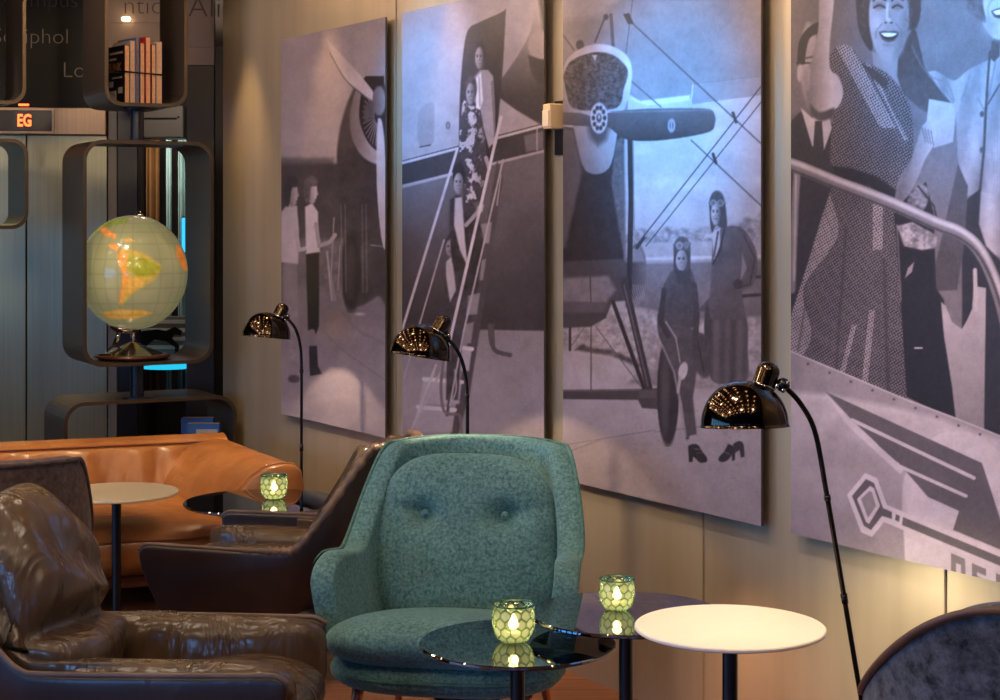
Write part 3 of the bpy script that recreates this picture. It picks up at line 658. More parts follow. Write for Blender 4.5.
M['bronze_rim'] = plain('bronze frame edge', srgb(92, 80, 66), .3, .85)
M['led'] = emis('red display', (1, .10, .02, 1), 4)
M['post'] = plain('black post', srgb(28, 28, 34), .3, .3)
M['black'] = plain('black enamel', srgb(16, 15, 17), .28, .0, .5)
M['lamp'] = plain('black nickel', srgb(74, 62, 52), .09, 1.0, .5)
M['lampblack'] = plain('lamp black metal', srgb(26, 23, 22), .22, .5)
M['lamp_in'] = plain('lamp inside', srgb(200, 190, 170), .5)
M['bulb'] = emis('bulb', (1, .72, .4, 1), 12)
M['pale_top'] = plain('pale table top', srgb(246, 234, 220), .3, 0, .4, var=.02)
M['cream_top'] = plain('cream table top', srgb(222, 205, 172), .35, 0, .4, var=.02)
M['smoke'] = smoked_glass('smoked glass', (.42, .39, .42, 1), .20)
M['green'] = velvet('teal velvet', srgb(47, 83, 87), srgb(116, 158, 154), 95)
M['green_pipe'] = velvet('teal piping', srgb(54, 90, 86), srgb(96, 136, 128), 60)
M['brownvel'] = velvet('mole velvet', srgb(62, 50, 50), srgb(108, 92, 88), 40)
M['bluevel'] = velvet('slate velvet', srgb(42, 42, 46), srgb(122, 123, 128), 26)
M['brownpipe'] = leather('brown piping', srgb(92, 62, 48), srgb(120, 84, 66), .45, .1)
M['hide_out'] = leather('dark brown hide', srgb(36, 26, 26), srgb(50, 37, 35), .36, .12, spec=.6)
M['hide_in'] = leather('brown soft hide', srgb(66, 50, 37), srgb(92, 72, 54), .25, .5, (4, 4, 2))
M['hide_pipe'] = leather('hide rim', srgb(84, 64, 54), srgb(118, 94, 80), .4, .1)
M['cognac'] = leather('cognac hide', srgb(142, 84, 42), srgb(176, 114, 62), .30, .22, (3, 3, 3))
M['cognac_dark'] = leather('cognac seam', srgb(120, 58, 24), srgb(140, 70, 32), .45, .1)
M['copper'] = plain('copper leg', srgb(190, 120, 84), .3, .7)
M['darkwood'] = plain('dark wood', srgb(66, 34, 22), .35, 0, .5, var=.25, vscale=14)
M['chrome'] = plain('chrome', srgb(190, 180, 170), .18, 1.0)
M['wax'] = plain('candle wax', srgb(240, 225, 190), .5)
M['flame'] = emis('flame', (1, .62, .22, 1), 26)
M['cream_box'] = plain('cream plastic', srgb(228, 196, 150), .4)
M['paper'] = plain('page edges', srgb(214, 164, 122), .7, var=.12, vscale=60)
M['paper_dark'] = plain('page edges grey', srgb(120, 100, 88), .7, var=.2, vscale=60)
M['cover_black'] = plain('black cover', srgb(22, 20, 22), .3)
M['cover_white'] = plain('white print', srgb(190, 185, 185), .5)
M['cover_red'] = plain('red cover', srgb(190, 60, 60), .4)
M['cover_blue'] = plain('blue cover', srgb(70, 110, 190), .4)
M['book_blue'] = plain('blue book cover', srgb(56, 108, 176), .4)
M['cyan_cloth'] = plain('pale cyan drape', srgb(150, 190, 192), .7, var=.1)
M['gold_cloth'] = plain('brown gold drape', srgb(128, 92, 50), .7, var=.15)
M['grey_box'] = plain('grey lacquer', srgb(120, 116, 110), .4)

# ------------------------------------------------------------------ the room
def slab(name, sx, sy, sz, c, mat, rz=0, kind=True, parent=None, b=0):
    o = mesh(name, *rbox(sx, sy, sz, b, 2), mat, parent, False, loc=c, rot=(0, 0, rz))
    if kind: struct(o)
    return o
CEIL = 3.0
slab('floor', 14, 20, .1, (-1.5, 5, -.05), M['floor'])
slab('ceiling', 14, 20, .1, (-1.5, 5, CEIL + .05), M['ceiling'])
WOFF = -.045                                             # wall face lies 45 mm behind the prints
YW0, YW1 = 9.03, -2.6
seams = [YW0, 7.35, 6.45, 5.525, 4.62, 3.72, 2.84, YW1]
wang = math.atan2(D1.y, D1.x)
n0 = wall_pt((YW0 + YW1) / 2, CEIL / 2, WOFF - .06)
wallo = slab('wall_right', (wall_pt(YW0) - wall_pt(YW1)).length, .12, CEIL, n0, M['wall'], wang)
for k, y in enumerate(seams[1:-1]):
    struct(mesh('trim_%d' % (k + 1), *rbox(.006, .004, CEIL - .02, 0), M['seam'], None, False, loc=wall_pt(y, CEIL / 2, WOFF + .002), rot=(0, 0, wang)))
slab('wall_left', .1, 16, CEIL, (-6.0, 5, CEIL / 2), M['umber'])
slab('wall_rear', 14, .1, CEIL, (-1.5, -2.6, CEIL / 2), M['umber'])
slab('wall_far', 8, .1, CEIL, (-2.5, 13.2, CEIL / 2), M['dark'])
M['fill_pane'] = emis('deep blue fill pane', (.12, .36, 1.0, 1), 1.2)
# daylight windows in the left wall, behind the camera's left shoulder
M['sky_pane'] = emis('blue dusk window', (.10, .42, 1.0, 1), 4.5)
for k in range(8):
    y = -1.2 + .95 * k
    g = struct(mesh('window_%d' % (k + 1), *cat_geo(ring_prism(rrect(-.40, .40, .5, 2.3, .01), rrect(-.34, .34, .56, 2.24, .01), .06)), M['black'], None, False, loc=(-5.94, y, 0), rot=(0, 0, -PI / 2)))
    mesh('pane', *rbox(.68, .01, 1.68, 0, c=(0, .03, 1.4)), M['sky_pane'], g, False)

for k in range(4):  # rear windows added as cool fill, unseen behind the camera
    g = struct(mesh('window_%d' % (k + 9), *cat_geo(ring_prism(rrect(-.50, .50, .4, 2.2, .01), rrect(-.44, .44, .46, 2.14, .01), .06)), M['black'], None, False, loc=(-3.6 + 1.5 * k, -2.55, 0), rot=(0, 0, 0)))
    mesh('pane', *rbox(.88, .01, 1.68, 0, c=(0, .03, 1.3)), M['fill_pane'], g, False)
# lift front: nearly square to the view, 10 m away
LROT = math.radians(6)
LC = at(60, 221, 10.0); LC.z = 0
lift = Matrix.Translation(LC) @ Matrix.Rotation(LROT, 4, 'Z')
def lx(px): return (px - 60) / F * 10.0                   # along the lift wall
def lz(py): return CAMH - (py - HOR) / F * 10.0
def liftbox(name, x0, x1, z0, z1, y, d, mat, b=.004):
    g = rbox(x1 - x0, d, z1 - z0, b, 2, ((x0 + x1) / 2, y, (z0 + z1) / 2))
    return mesh(name, *xf(g, lift), mat, None, False)
struct(liftbox('door_1', lx(-150), lx(27) - .004, 0, lz(135), .03, .05, M['steel']))
struct(liftbox('door_2', lx(27) + .004, lx(106), 0, lz(135), .03, .05, M['steel']))
struct(liftbox('trim_11', lx(107), lx(116), 0, CEIL, .03, .05, M['grey_box']))
struct(liftbox('wall_lift', lx(-150), lx(136), 0, CEIL, .16, .14, M['dark']))
struct(liftbox('trim_12', lx(116), lx(136), 0, CEIL, .045, .06, M['post']))
struct(liftbox('trim_13', lx(-150), lx(106), lz(135), lz(108), .0, .1, M['steel_warm']))
# floor display
dsp = thing('floor_display', 'lift floor display with red glowing letters EG in steel lintel', 'display', lift @ Vector((lx(18), -.066, lz(121.5))), LROT)
mesh('bezel', *ring_prism(rrect(-.24, lx(56) - lx(18), -.075, .075, .012), rrect(-.225, lx(56) - lx(18) - .013, -.062, .062, .008), .012), M['steel_warm'], dsp, False)
mesh('screen', *rbox(.46, .006, .13, 0, c=(-.005, .009, 0)), plain('display glass', srgb(38, 26, 20), .3), dsp, False)
def text(s, size, mat, parent, loc, rz=0.0, name='lettering', align='LEFT', flat=.002, thin=-.0028):
    cu = bpy.data.curves.new(name, 'FONT'); cu.body = s; cu.size = size; cu.extrude = flat; cu.offset = thin; cu.align_x = align; cu.resolution_u = 3
    cu.materials.append(mat)
    tmp = bpy.data.objects.new(name, cu); COL.objects.link(tmp); bpy.context.view_layer.update()
    me = bpy.data.meshes.new_from_object(tmp); bpy.data.objects.remove(tmp); bpy.data.curves.remove(cu)
    if not me.materials: me.materials.append(mat)
    o = bpy.data.objects.new(name, me); COL.objects.link(o); o.parent = parent
    o.location = loc; o.rotation_euler = (PI / 2, 0, rz); return o
tx = text('EG', .085, M['led'], dsp, (lx(27) - lx(18), .003, -.031), 0, align='CENTER', thin=.002); tx.scale = (.8, 1.15, 1)
mesh('arrow', *rbox(.06, .004, .012, .003, c=(.05, -.002, .092)), M['led'], dsp, False)
# black glass with destination names over the lift
sign = thing('name_sign', 'black glass panel above the lift printed with pale city names', 'sign', lift @ Vector((lx(-20), 0, lz(108))), LROT)
mesh('glass_sheet', *rbox(lx(112) - lx(-150), .02, CEIL - lz(108) - .01, .002, 1, ((lx(112) + lx(-150)) / 2 - lx(-20), .03, (CEIL - lz(108)) / 2)), M['black_glass'], sign, False)
for s, px, py, sz, mt in (('Schiphol', -7, 43.5, .132, 'letter'), ('London', 61.5, 77, .132, 'letter'), ('Campus', 4, 7, .132, 'letter_dim')):
    text(s, sz, M[mt], sign, (lx(px) - lx(-20), .016, lz(py) - lz(108)))

# corridor past the lift
struct(mesh('wall_corridor', *rbox(.12, 3.2, CEIL, 0), M['dark'], None, False, loc=at(128, 221, 11.8) + Vector((0, 0, -CAMH + CEIL / 2)), rot=(0, 0, .1)))
pe = at(201, 221, 9.55); pe.z = 0
struct(mesh('trim_14', *rbox(.155, .1, 2.52, .004, 2, (0, 0, 1.26)), M['umber'], None, False, loc=pe, rot=(0, 0, .12)))
struct(mesh('trim_15', *rbox(.155, .1, CEIL - 2.52, .004, 2, (0, 0, (CEIL + 2.52) / 2)), M['taupe'], None, False, loc=pe, rot=(0, 0, .12)))
sg = thing('name_strip', 'taupe glass strip beside the wall corner with dim name', 'sign', pe + Vector((-.068, -.062, 2.62)), .12)
mesh('glass_sheet', *rbox(.14, .008, .30, .002, 1, (.07, .004, .15)), M['taupe'], sg, False)
text('Alic', .17, M['letter_dim'], sg, (.005, 0, .17)); 
tp = at(136, 40, 9.72)
struct(mesh('trim_16', *rbox(.342, .04, .70, .004, 2), M['taupe'], None, False, loc=(tp.x, tp.y, 2.65)))
tn = thing('overhead_sign', 'taupe panel seen through the magazine box with dim lettering', 'sign', (tp.x - .17, tp.y - .026, 2.86), 0)
mesh('glass_sheet', *rbox(.338, .006, .22, .001, 1, (.17, .002, .03)), M['taupe'], tn, False)
text('ntio', .15, M['letter_dim'], tn, (.10, -.002, -.03))
dl = tag(mesh('wall_light', *rbox(.05, .03, .022, .008, 3), emis('small warm lamp', (1, .75, .4, 1), 8), None, True, loc=at(126, 19, 9.66)), 'small bright lamp behind the top box above the magazines', 'lamp')
ob = at(163, 123, 11.2)
bx = thing('overhead_box', 'grey metal box high in the corridor between the two upright boxes', 'box', ob, -.05)
mesh('body', *rbox(.34, .3, .21, .01, 2), M['grey_box'], bx, False)
mesh('slot', *rbox(.22, .01, .012, .002, 1, (.02, -.15, .02)), M['post'], bx, False)
for sx in (-.13, .14): mesh('screw', *xf(lathe([(.008, 0), (.008, .006), (.004, .009)], 10), Matrix.Translation((sx, -.15, -.05 if sx < 0 else .03)) @ Matrix.Rotation(PI / 2, 4, 'X')), M['post'], bx)
def drape(px0, px1, py0, py1, Y, mat, label, waves=3):
    a = at(px0, py0, Y); b = at(px1, py1, Y); wd = b.x - a.x
    fn = lambda u, v: (a.x + wd * u, Y + .03 * math.sin(u * 2 * PI * waves), lerp(b.z, a.z, v))
    return tag(mesh('curtain', *grid(fn, 40, 4), mat, None, True, [('SOLIDIFY', dict(thickness=.006))]), label, 'curtain')
drape(146, 159, 130, 400, 12.2, M['gold_cloth'], 'brown gold curtain strip left of the cyan drapes behind the globe', 2)
drape(166, 171, 130, 400, 12.0, M['cyan_cloth'], 'narrow pale cyan drape behind the top right of the globe', 2)
drape(178, 188, 130, 400, 12.1, M['cyan_cloth'], 'wider pale cyan drape edged by blue light behind the globe box', 2)
lit = at(186, 235, 11.9)  # lamp body made up for a blue glow patch, without wall mount
ls = thing('blue_glow', 'blue glow patch low on the wider cyan drape', 'lamp', lit)
mesh('glow_back', *rbox(.06, .05, .26, .012, 3), M['post'], ls, False); mesh('lens', *rbox(.05, .02, .24, .008, 3, (0, -.025, 0)), emis('blue glow', (.02, .35, 1, 1), 1.6), ls, False)
# striped picture with a dark animal
pc = at(155, 338, 11.6)
pic = thing('striped_picture', 'pale striped picture with dark leaping horse shape behind the globe stand', 'picture', pc)
mesh('board', *rbox(.44, .03, .30, .006, 2), plain('picture board', srgb(120, 124, 122), .5), pic, False)
for k in range(5): mesh('stripe', *rbox(.43, .004, .026, .001, 1, (0, -.016, -.12 + .058 * k)), plain('pale stripe', srgb(200, 205, 200), .5), pic, False)
horse = [(-.2, -.02), (-.1, .05), (.0, .06), (.06, .05), (.12, .08), (.17, .05), (.16, .02), (.12, .03), (.10, .0), (.15, -.05), (.14, -.12), (.12, -.12), (.12, -.06), (.06, -.02), (-.02, -.01), (-.06, -.04), (-.13, -.12), (-.15, -.11), (-.1, -.03), (-.14, -.02), (-.19, -.06)]
mesh('silhouette', *mv(prism(horse, .004), .02, -.022, .0), M['cover_black'], pic, False)
cy = at(164, 366, 11.3)
tb = thing('lit_shelf', 'rounded shelf edge glowing cyan under the globe box', 'shelf', cy)
mesh('board', *mv(prism([(.17 * math.cos(a), .14 * math.sin(a)) for a in np.linspace(0, 2 * PI, 28, endpoint=False)], .03, 2), 0, .1, .03), M['grey_box'], tb, False)
mesh('light_strip', *mv(lathe([(.17, 0), (.172, .005), (.172, .035), (.17, .04)], 40), 0, .1, -.02), emis('cyan strip', (.02, .5, .75, 1), .9), tb)
mesh('bracket', *rbox(.04, .3, .03, .004, 2, (0, .32, 0)), M['post'], tb, False)

# ------------------------------------------------------------------ lights
def spot(loc, target, e, col, size=60, blend=.6, r=.04, name='spot'):
    l = bpy.data.lights.new(name, 'SPOT'); l.energy = e; l.color = col; l.spot_size = math.radians(size); l.spot_blend = blend; l.shadow_soft_size = r
    o = bpy.data.objects.new(name, l); COL.objects.link(o); o.location = loc
    o.rotation_euler = (Vector(target) - Vector(loc)).to_track_quat('-Z', 'Y').to_euler(); return o
def area(loc, target, e, col, sx, sy, name='area'):
    l = bpy.data.lights.new(name, 'AREA'); l.energy = e; l.color = col; l.shape = 'RECTANGLE'; l.size = sx; l.size_y = sy
    o = bpy.data.objects.new(name, l); COL.objects.link(o); o.location = loc
    o.rotation_euler = (Vector(target) - Vector(loc)).to_track_quat('-Z', 'Y').to_euler(); return o
def point(loc, e, col, r=.02, name='point'):
    l = bpy.data.lights.new(name, 'POINT'); l.energy = e; l.color = col; l.shadow_soft_size = r
    o = bpy.data.objects.new(name, l); COL.objects.link(o); o.location = loc; return o
WARM = (1, .74, .45)
# ------------------------------------------------------------------ upholstered chairs (built facing -y, origin on the floor)
FLAT = Matrix.Rotation(-PI / 2, 4, 'X')                  # lays a cushion flat, its front side up
def shell_fn(hw, yb, La, zb, rim, kb=.82, flare=.03, lean=.15, nar=.14, tb=.58, e=.8, zarm=.58, ztop=.92, inset=0.0, wr=None, zup=0.0):
    def S(u, v):
        s = 2 * u - 1; t = abs(s); sg = 1 if s >= 0 else -1
        if t <= tb:
            a = t / tb * PI / 2; x = (hw - inset) * math.sin(a) ** e; y = (yb - inset) * max(0, math.cos(a)) ** e
        else:
            q = (t - tb) / (1 - tb); x = hw - inset + flare * q; y = -La * q
        zl = zb + zup * smooth01(t, .72, 1.0); z = zl + (rim(t) - zl) * v
        k = lerp(kb, 1, smooth01(z, zb - .05, zarm))
        x *= k * (1 - nar * smooth01(z, zarm - .05, ztop)); y *= lerp(kb, 1, smooth01(z, zb - .05, zarm))
        y += lean * max(0, z - .32) / .6 * (1 - smooth01(t, tb * .75, tb * 1.35))
        if wr: 
            d = wr(t * sg, v, z); r = math.hypot(x, y) + 1e-6; x += d * x / r; y += d * y / r
        return (x * sg, y, z)
    return S
def rim_line(S, n=90, u0=0.0, u1=1.0, v=1.0): return [S(lerp(u0, u1, i / (n - 1)), v) for i in range(n)]
SOFT = lambda th, lv=2: [('SOLIDIFY', dict(thickness=th, offset=0.0)), ('SUBSURF', dict(levels=lv, render_levels=lv))]
def legs(root, pts, z1, r0, r1, mat):
    for (x, y, sx, sy) in pts:
        a = Vector((x, y, z1)); b = Vector((x + sx, y + sy, 0))
        g = tube([lerp_v(a, b, i / 6) for i in range(7)], lambda i: lerp(r0, r1, i / 6), 14)
        mesh('leg', *g, mat, root)
def lerp_v(a, b, t): return a + (b - a) * t

def velvet_lounge(label, loc, rz, vel, pipe, legm, piped=False, tufts=True, drop=.40, hw=.335, flare=.05, pad=True):
    root = thing('lounge_chair', label, 'armchair', loc, rz)
    def rim(t):
        h = lerp(.93, .635, smooth01(t, drop, .585)) + .022 * smooth01(t, .57, .80)
        h -= .012 * min(1, t / .38) ** 2
        if t > .78: h -= .10 * (1 - math.sqrt(max(0, 1 - ((t - .78) / .22) ** 2)))
        return h
    KW = dict(kb=.86, lean=.10, nar=.07, flare=flare, e=.86, zarm=.64, ztop=.95)
    S = shell_fn(hw, .37, .27, .27, rim, zup=.10, **KW)
    mesh('shell', *grid(S, 70, 16), vel, root, True, SOFT(.075))
    so = shell_fn(hw, .37, .27, .27, rim, zup=.10, inset=-.039, **KW)
    mesh('shell_piping', *tube(rim_line(so, 120, .04, .96, v=.985) if not piped else rim_line(so, 120, v=.985), (lambda i: .0072 * min(1, (min(i, 119 - i) + .5) / 16)) if not piped else .0085, 8), pipe, root)
    ws = lambda x, z: (x * lerp(1.06, .92, smooth01(z, -.36, .25)), z)
    g = pillow(.70, .74, .16, 3.4, 14, 64, 3.0, ws)
    mesh('seat_base', *xf(g, Matrix.Translation((0, -.02, .315)) @ FLAT), vel, root)
    mesh('base_piping', *mv(tube([(.35 * lerp(1.06, .92, smooth01(.37 * math.sin(a), -.36, .25)) * math.copysign(abs(math.cos(a)) ** (2 / 3.2), math.cos(a)), .37 * math.copysign(abs(math.sin(a)) ** (2 / 3.2), math.sin(a)) - .02, 0) for a in np.linspace(0, 2 * PI, 72, endpoint=False)], .007, 8, True), 0, 0, .318), pipe, root)
    def fs(x, z, r): return -.012 * math.exp(-(x / .3) ** 2 - ((z + .05) / .3) ** 2)
    g = pillow(.69, .78, .17, 3.8, 18, 80, 3.4, ws, fs)
    mesh('seat_cushion', *xf(g, Matrix.Translation((0, -.06, .365)) @ Matrix.Rotation(math.radians(-11), 4, 'X') @ FLAT), vel, root)
    b1, b2 = (-.13, .09), (.13, .09)
    def ol(x, z):
        q = (z + .29) / .58; return x * (1.06 - .18 * q - .06 * (1 - q) ** 3), z
    def fr(x, z, r):
        d = 0
        for bx, bz in (b1, b2): 
            rr = math.hypot(x - bx, (z - bz) * 1.2); d += .05 * math.exp(-(rr / .045) ** 2) + .018 * math.exp(-(rr / .12) ** 2)
            d += .012 * math.exp(-((z - bz - .2 * (x - bx) * (-1 if bx < 0 else 1)) / .018) ** 2) * math.exp(-((x - bx * 1.25) / .09) ** 2)
        return d
    g = pillow(.63, .58, .18, 3.4, 26, 96, 2.8, ol, fr if tufts else None, .5)
    if pad: bc = mesh('back_cushion', *xf(g, Matrix.Translation((-.012, .20, .612)) @ Matrix.Rotation(math.radians(-15), 4, 'X')), vel, root)
    if tufts:
        for bx, bz in (b1, b2):
            c = Matrix.Translation((-.012, .20, .612)) @ Matrix.Rotation(math.radians(-15), 4, 'X') @ Vector((bx, -.037, bz))
            mesh('button', *mv(xf(lathe([(.0001, -.006), (.009, -.004), (.013, 0), (.009, .005), (.0001, .007)], 16), Matrix.Rotation(PI / 2, 4, 'X')), *c), vel, bc)
    legs(root, [(-.25, -.26, -.04, -.05), (.25, -.26, .04, -.05), (-.22, .22, -.04, .06), (.22, .22, .04, .06)], .28, .018, .011, legm)
    return root

def hide_lounge(label, loc, rz, ruched, top=.93, pad_y=.27, pad_t=.26, pad_drop=0, rise=(.14, .42), lean=.30, La=.44, pad_w=.60):
    root = thing('leather_lounge_chair', label, 'armchair', loc, rz)
    def rim(t):
        h = lerp(top, .515, smooth01(t, *rise))
        if t > .95: h -= .02 * ((t - .95) / .05) ** 2
        return h
    kw = dict(kb=.80, lean=lean, nar=.28, tb=.50, e=.75, zarm=.50, ztop=.90, flare=-.02)
    S = shell_fn(.37, .33, La, .22, rim, zup=.05, **kw)
    mesh('outer_shell', *grid(S, 80, 14), M['hide_out'], root, True, SOFT(.028))
    def wr(s, v, z):
        t = abs(s)
        d = .010 * math.sin(26 * s + 5 * v + 1.3 * math.sin(9 * v)) * smooth01(v, .25, .9)
        d += -.022 * math.exp(-((v - .42 - .12 * s) / .06) ** 2) * (1 - smooth01(t, .3, .6))
        d += .012 * math.sin(34 * s * (1 + .2 * v) + 11 * v) * math.exp(-((v - .5) / .2) ** 2) * (1 - smooth01(t, .35, .75))
        return d * 1.0
    rim2 = lambda t: rim(t) + (.02 if not ruched else .004)
    Sin = shell_fn(.37, .33, La - .015, .29, rim2, inset=.062, wr=wr, **kw)
    Sb = lambda u, v: Sin(lerp(.22, .78, u), v)
    mesh('inner_lining', *grid(Sb, 80, 20), M['hide_in'], root, True, SOFT(.05))
    for sg in (-1, 1):
        def af(x, z, r): return -.010 * math.sin(46 * x + 5 * z) * smooth01(x, -.05, .2) * (1 - r ** 4) + .006 * math.sin(11 * x + 14 * z)
        g = pillow(.26 + La, .15 if ruched else .23, .15 if ruched else .17, 4.5, 16, 90, 3.2, None, af)
        mesh('arm_pad', *xf(g, Matrix.Translation((sg * (.258 if ruched else .272), .12 - La / 2, .41 if ruched else .422)) @ Matrix.Rotation(sg * .14, 4, 'Y') @ Matrix.Rotation(-sg * PI / 2 , 4, 'Z') @ Matrix.Scale(-sg if sg > 0 else 1, 4, (1, 0, 0))), M['hide_in'], root)
    n = 320; so = shell_fn(.37, .33, La, .22, rim, inset=-.004, **kw); L = rim_line(so, n, v=1.004)
    if ruched:
        def rr(i):
            t = abs(2 * i / (n - 1) - 1); k = 1 - smooth01(t, .42, .56)
            return lerp(.007, .015 + .0035 * math.sin(i * 2.2) + .0018 * math.sin(i * .9), k)
        mesh('ruched_rim', *tube(L, rr, 10), M['hide_pipe'], root)
    else: mesh('piping', *tube(L, .008, 10), M['hide_pipe'], root)
    def fs(x, z, r): return .012 * math.sin(9 * x + 6 * z) * math.sin(11 * z) - .01
    g = pillow(.57, .22 + La, .20, 4.2, 20, 80, 3.0, None, fs)
    mesh('seat_cushion', *xf(g, Matrix.Translation((0, .08 - La / 2, .335)) @ Matrix.Rotation(math.radians(-5), 4, 'X') @ FLAT), M['hide_in'], root)
    # soft back pad folding over itself above the seat
    def ol(x, z):
        q = (z + .31) / .62; return x * (1.10 - .26 * q), z
    def fr(x, z, r):
        d = .07 * math.exp(-((z + .10 + .10 * x) / .035) ** 2) + .035 * math.exp(-((z + .22 - .22 * x) / .03) ** 2) * smooth01(abs(x), .02, .2)
        d -= .035 * math.exp(-((z + .20) / .09) ** 2)
        d += .011 * math.sin(16 * x + 9 * z + 3 * math.sin(7 * z)) * (1 - r ** 4) + .006 * math.sin(31 * x - 12 * z)
        return d
    g = pillow(pad_w, top - .34 - pad_drop, pad_t, 3.0, 30, 110, 2.4, ol, fr, .5)
    mesh('back_pad', *xf(g, Matrix.Translation((0, pad_y, .36 + (top - .34 - pad_drop) / 2)) @ Matrix.Rotation(math.radians(-22), 4, 'X')), M['hide_in'], root)
    mesh('under_pan', *xf(pillow(.60, .34 + La, .14, 4.0, 12, 60, 3.0), Matrix.Translation((0, .16 - La / 2, .27)) @ FLAT), M['hide_out'], root)
    mesh('swivel_post', *lathe([(.03, .03), (.03, .20), (.06, .215)], 20), M['black'], root)
    for k in range(4):
        a = PI / 4 + k * PI / 2
        mesh('leg', *tube(spline([(0, 0, .10), (.18 * math.cos(a), .18 * math.sin(a), .075), (.34 * math.cos(a), .34 * math.sin(a), .012)], 5), lambda i: .017 - .0006 * i, 10), M['black'], root)
    return root

# ------------------------------------------------------------------ small tables, candle cups
def side_table(label, cx, cy, h, dia, top, group):
    root = thing('side_table', label, 'table', (cx, cy, 0), 0, group)
    r = dia / 2
    mesh('table_top', *lathe([(.0001, h - .011), (r - .004, h - .011), (r, h - .008), (r, h - .003), (r - .003, h), (.0001, h)], 96), top, root, True, [('EDGE_SPLIT', dict(split_angle=.6))])
    mesh('mounting_disc', *lathe([(.075, h - .021), (.075, h - .0115)], 32), M['black'], root, True, [('EDGE_SPLIT', dict(split_angle=.6))])
    mesh('stem', *lathe([(.019, .014), (.019, h - .02)], 24), M['black'], root, True, [('EDGE_SPLIT', dict(split_angle=.6))])
    mesh('base', *lathe([(r * .57, .0), (r * .57, .008), (r * .55, .012), (.03, .015), (.0001, .015)], 64), M['black'], root, True, [('EDGE_SPLIT', dict(split_angle=.6))])
    return root
def cup_mat():
    m, nt, b = newmat('green dimpled glass'); N = nt.nodes
    tr = N.new('ShaderNodeBsdfTransparent'); tr.inputs['Color'].default_value = (.70, .82, .66, 1)
    tl = N.new('ShaderNodeBsdfTranslucent'); tl.inputs['Color'].default_value = (.50, .62, .46, 1)
    gl = N.new('ShaderNodeBsdfGlossy'); gl.inputs['Roughness'].default_value = .08; gl.inputs['Color'].default_value = (.7, .9, .8, 1)
    m1 = N.new('ShaderNodeMixShader'); m1.inputs['Fac'].default_value = .45
    at_ = N.new('ShaderNodeAttribute'); at_.attribute_name = 'cell'
    for sh, c0, c1 in ((tr, (.10, .22, .14, 1), (.64, .78, .66, 1)), (tl, (.05, .15, .11, 1), (.36, .45, .37, 1))):
        mx = N.new('ShaderNodeMixRGB'); mx.inputs['Color1'].default_value = c0; mx.inputs['Color2'].default_value = c1
        nt.links.new(at_.outputs['Fac'], mx.inputs['Fac']); nt.links.new(mx.outputs['Color'], sh.inputs['Color'])
    fr = N.new('ShaderNodeFresnel'); fr.inputs['IOR'].default_value = 1.5
    m2 = N.new('ShaderNodeMixShader')
    nt.links.new(tr.outputs[0], m1.inputs[1]); nt.links.new(tl.outputs[0], m1.inputs[2])
    nt.links.new(fr.outputs[0], m2.inputs['Fac']); nt.links.new(m1.outputs[0], m2.inputs[1]); nt.links.new(gl.outputs[0], m2.inputs[2])
    nt.links.new(m2.outputs[0], N['Material Output'].inputs['Surface']); return m
M['cup'] = cup_mat()
def ridge_mat():
    m, nt, b = newmat('dark green glass ridges'); b.inputs['Base Color'].default_value = srgb(38, 78, 58)
    b.inputs['Roughness'].default_value = .15; return m
CELLS = []
for rw in range(5):
    for k in range(12): CELLS.append(((k + .5 * (rw % 2)) / 12 * 2 * PI, .010 + .0225 * rw))
def candle_cup(label, x, y, z, s, power):
    root = thing('candle_cup', label, 'candle holder', (x, y, z + .001), random.random() * 6, 'green glass candle cups on the tables')
    H = .098 * s; R = .057 * s
    def prof(q): return R * (.70 + .32 * math.sin(min(1, q * 1.5 + .08) * PI * .52) - .07 * smooth01(q, .66, 1) - .24 * math.exp(-q / .05))
    na, nh = 132, 50; V = []; Fc = []; CF = []
    for j in range(nh):
        q = j / (nh - 1); zz = H * q
        for i in range(na):
            a = 2 * PI * i / na; ds = sorted(math.hypot(math.atan2(math.sin(a - ca), math.cos(a - ca)) * R, zz - cz * s * 1.0) for ca, cz in CELLS)[:2]
            f = min(1, (ds[1] - ds[0]) / (.008 * s))
            rr = prof(q) - .0042 * s * smooth01(f) * (1 - smooth01(q, .90, .97))
            V.append(Vector((rr * math.cos(a), rr * math.sin(a), zz))); CF.append(smooth01(f))
    for j in range(nh - 1):
        for i in range(na):
            k = (i + 1) % na; Fc.append((j * na + i, j * na + k, (j + 1) * na + k, (j + 1) * na + i))
    Fc.append(tuple(range(na - 1, -1, -1)))
    gc = mesh('glass_cup', V, Fc, M['cup'], root)
    if len(gc.data.vertices) == len(CF):
        ca_ = gc.data.attributes.new('cell', 'FLOAT', 'POINT'); ca_.data.foreach_set('value', CF)
    mesh('rim', *tube([(prof(1) * math.cos(a), prof(1) * math.sin(a), H) for a in np.linspace(0, 2 * PI, 60, endpoint=False)], .0024 * s, 8, True), ridge_mat() if 'ridge' not in M else M['ridge'], root)
    mesh('wax', *lathe([(.0001, .004), (.024 * s, .004), (.025 * s, .006), (.025 * s, .026 * s), (.0001, .025 * s)], 28), M['wax'], root)
    fl = mesh('flame', *mv(lathe([(.0001, 0), (.009 * s, .006 * s), (.0135 * s, .015 * s), (.009 * s, .028 * s), (.0001, .044 * s)], 16), 0, 0, .030 * s), M['flame'], root)
    mesh('wick', *tube([(0, 0, .024 * s), (0, 0, .034 * s)], .001, 6), M['black'], root)
    point((x, y, z + .062 * s), power, (1, .66, .28), .012, 'candle_light')
    return root
M['ridge'] = ridge_mat()

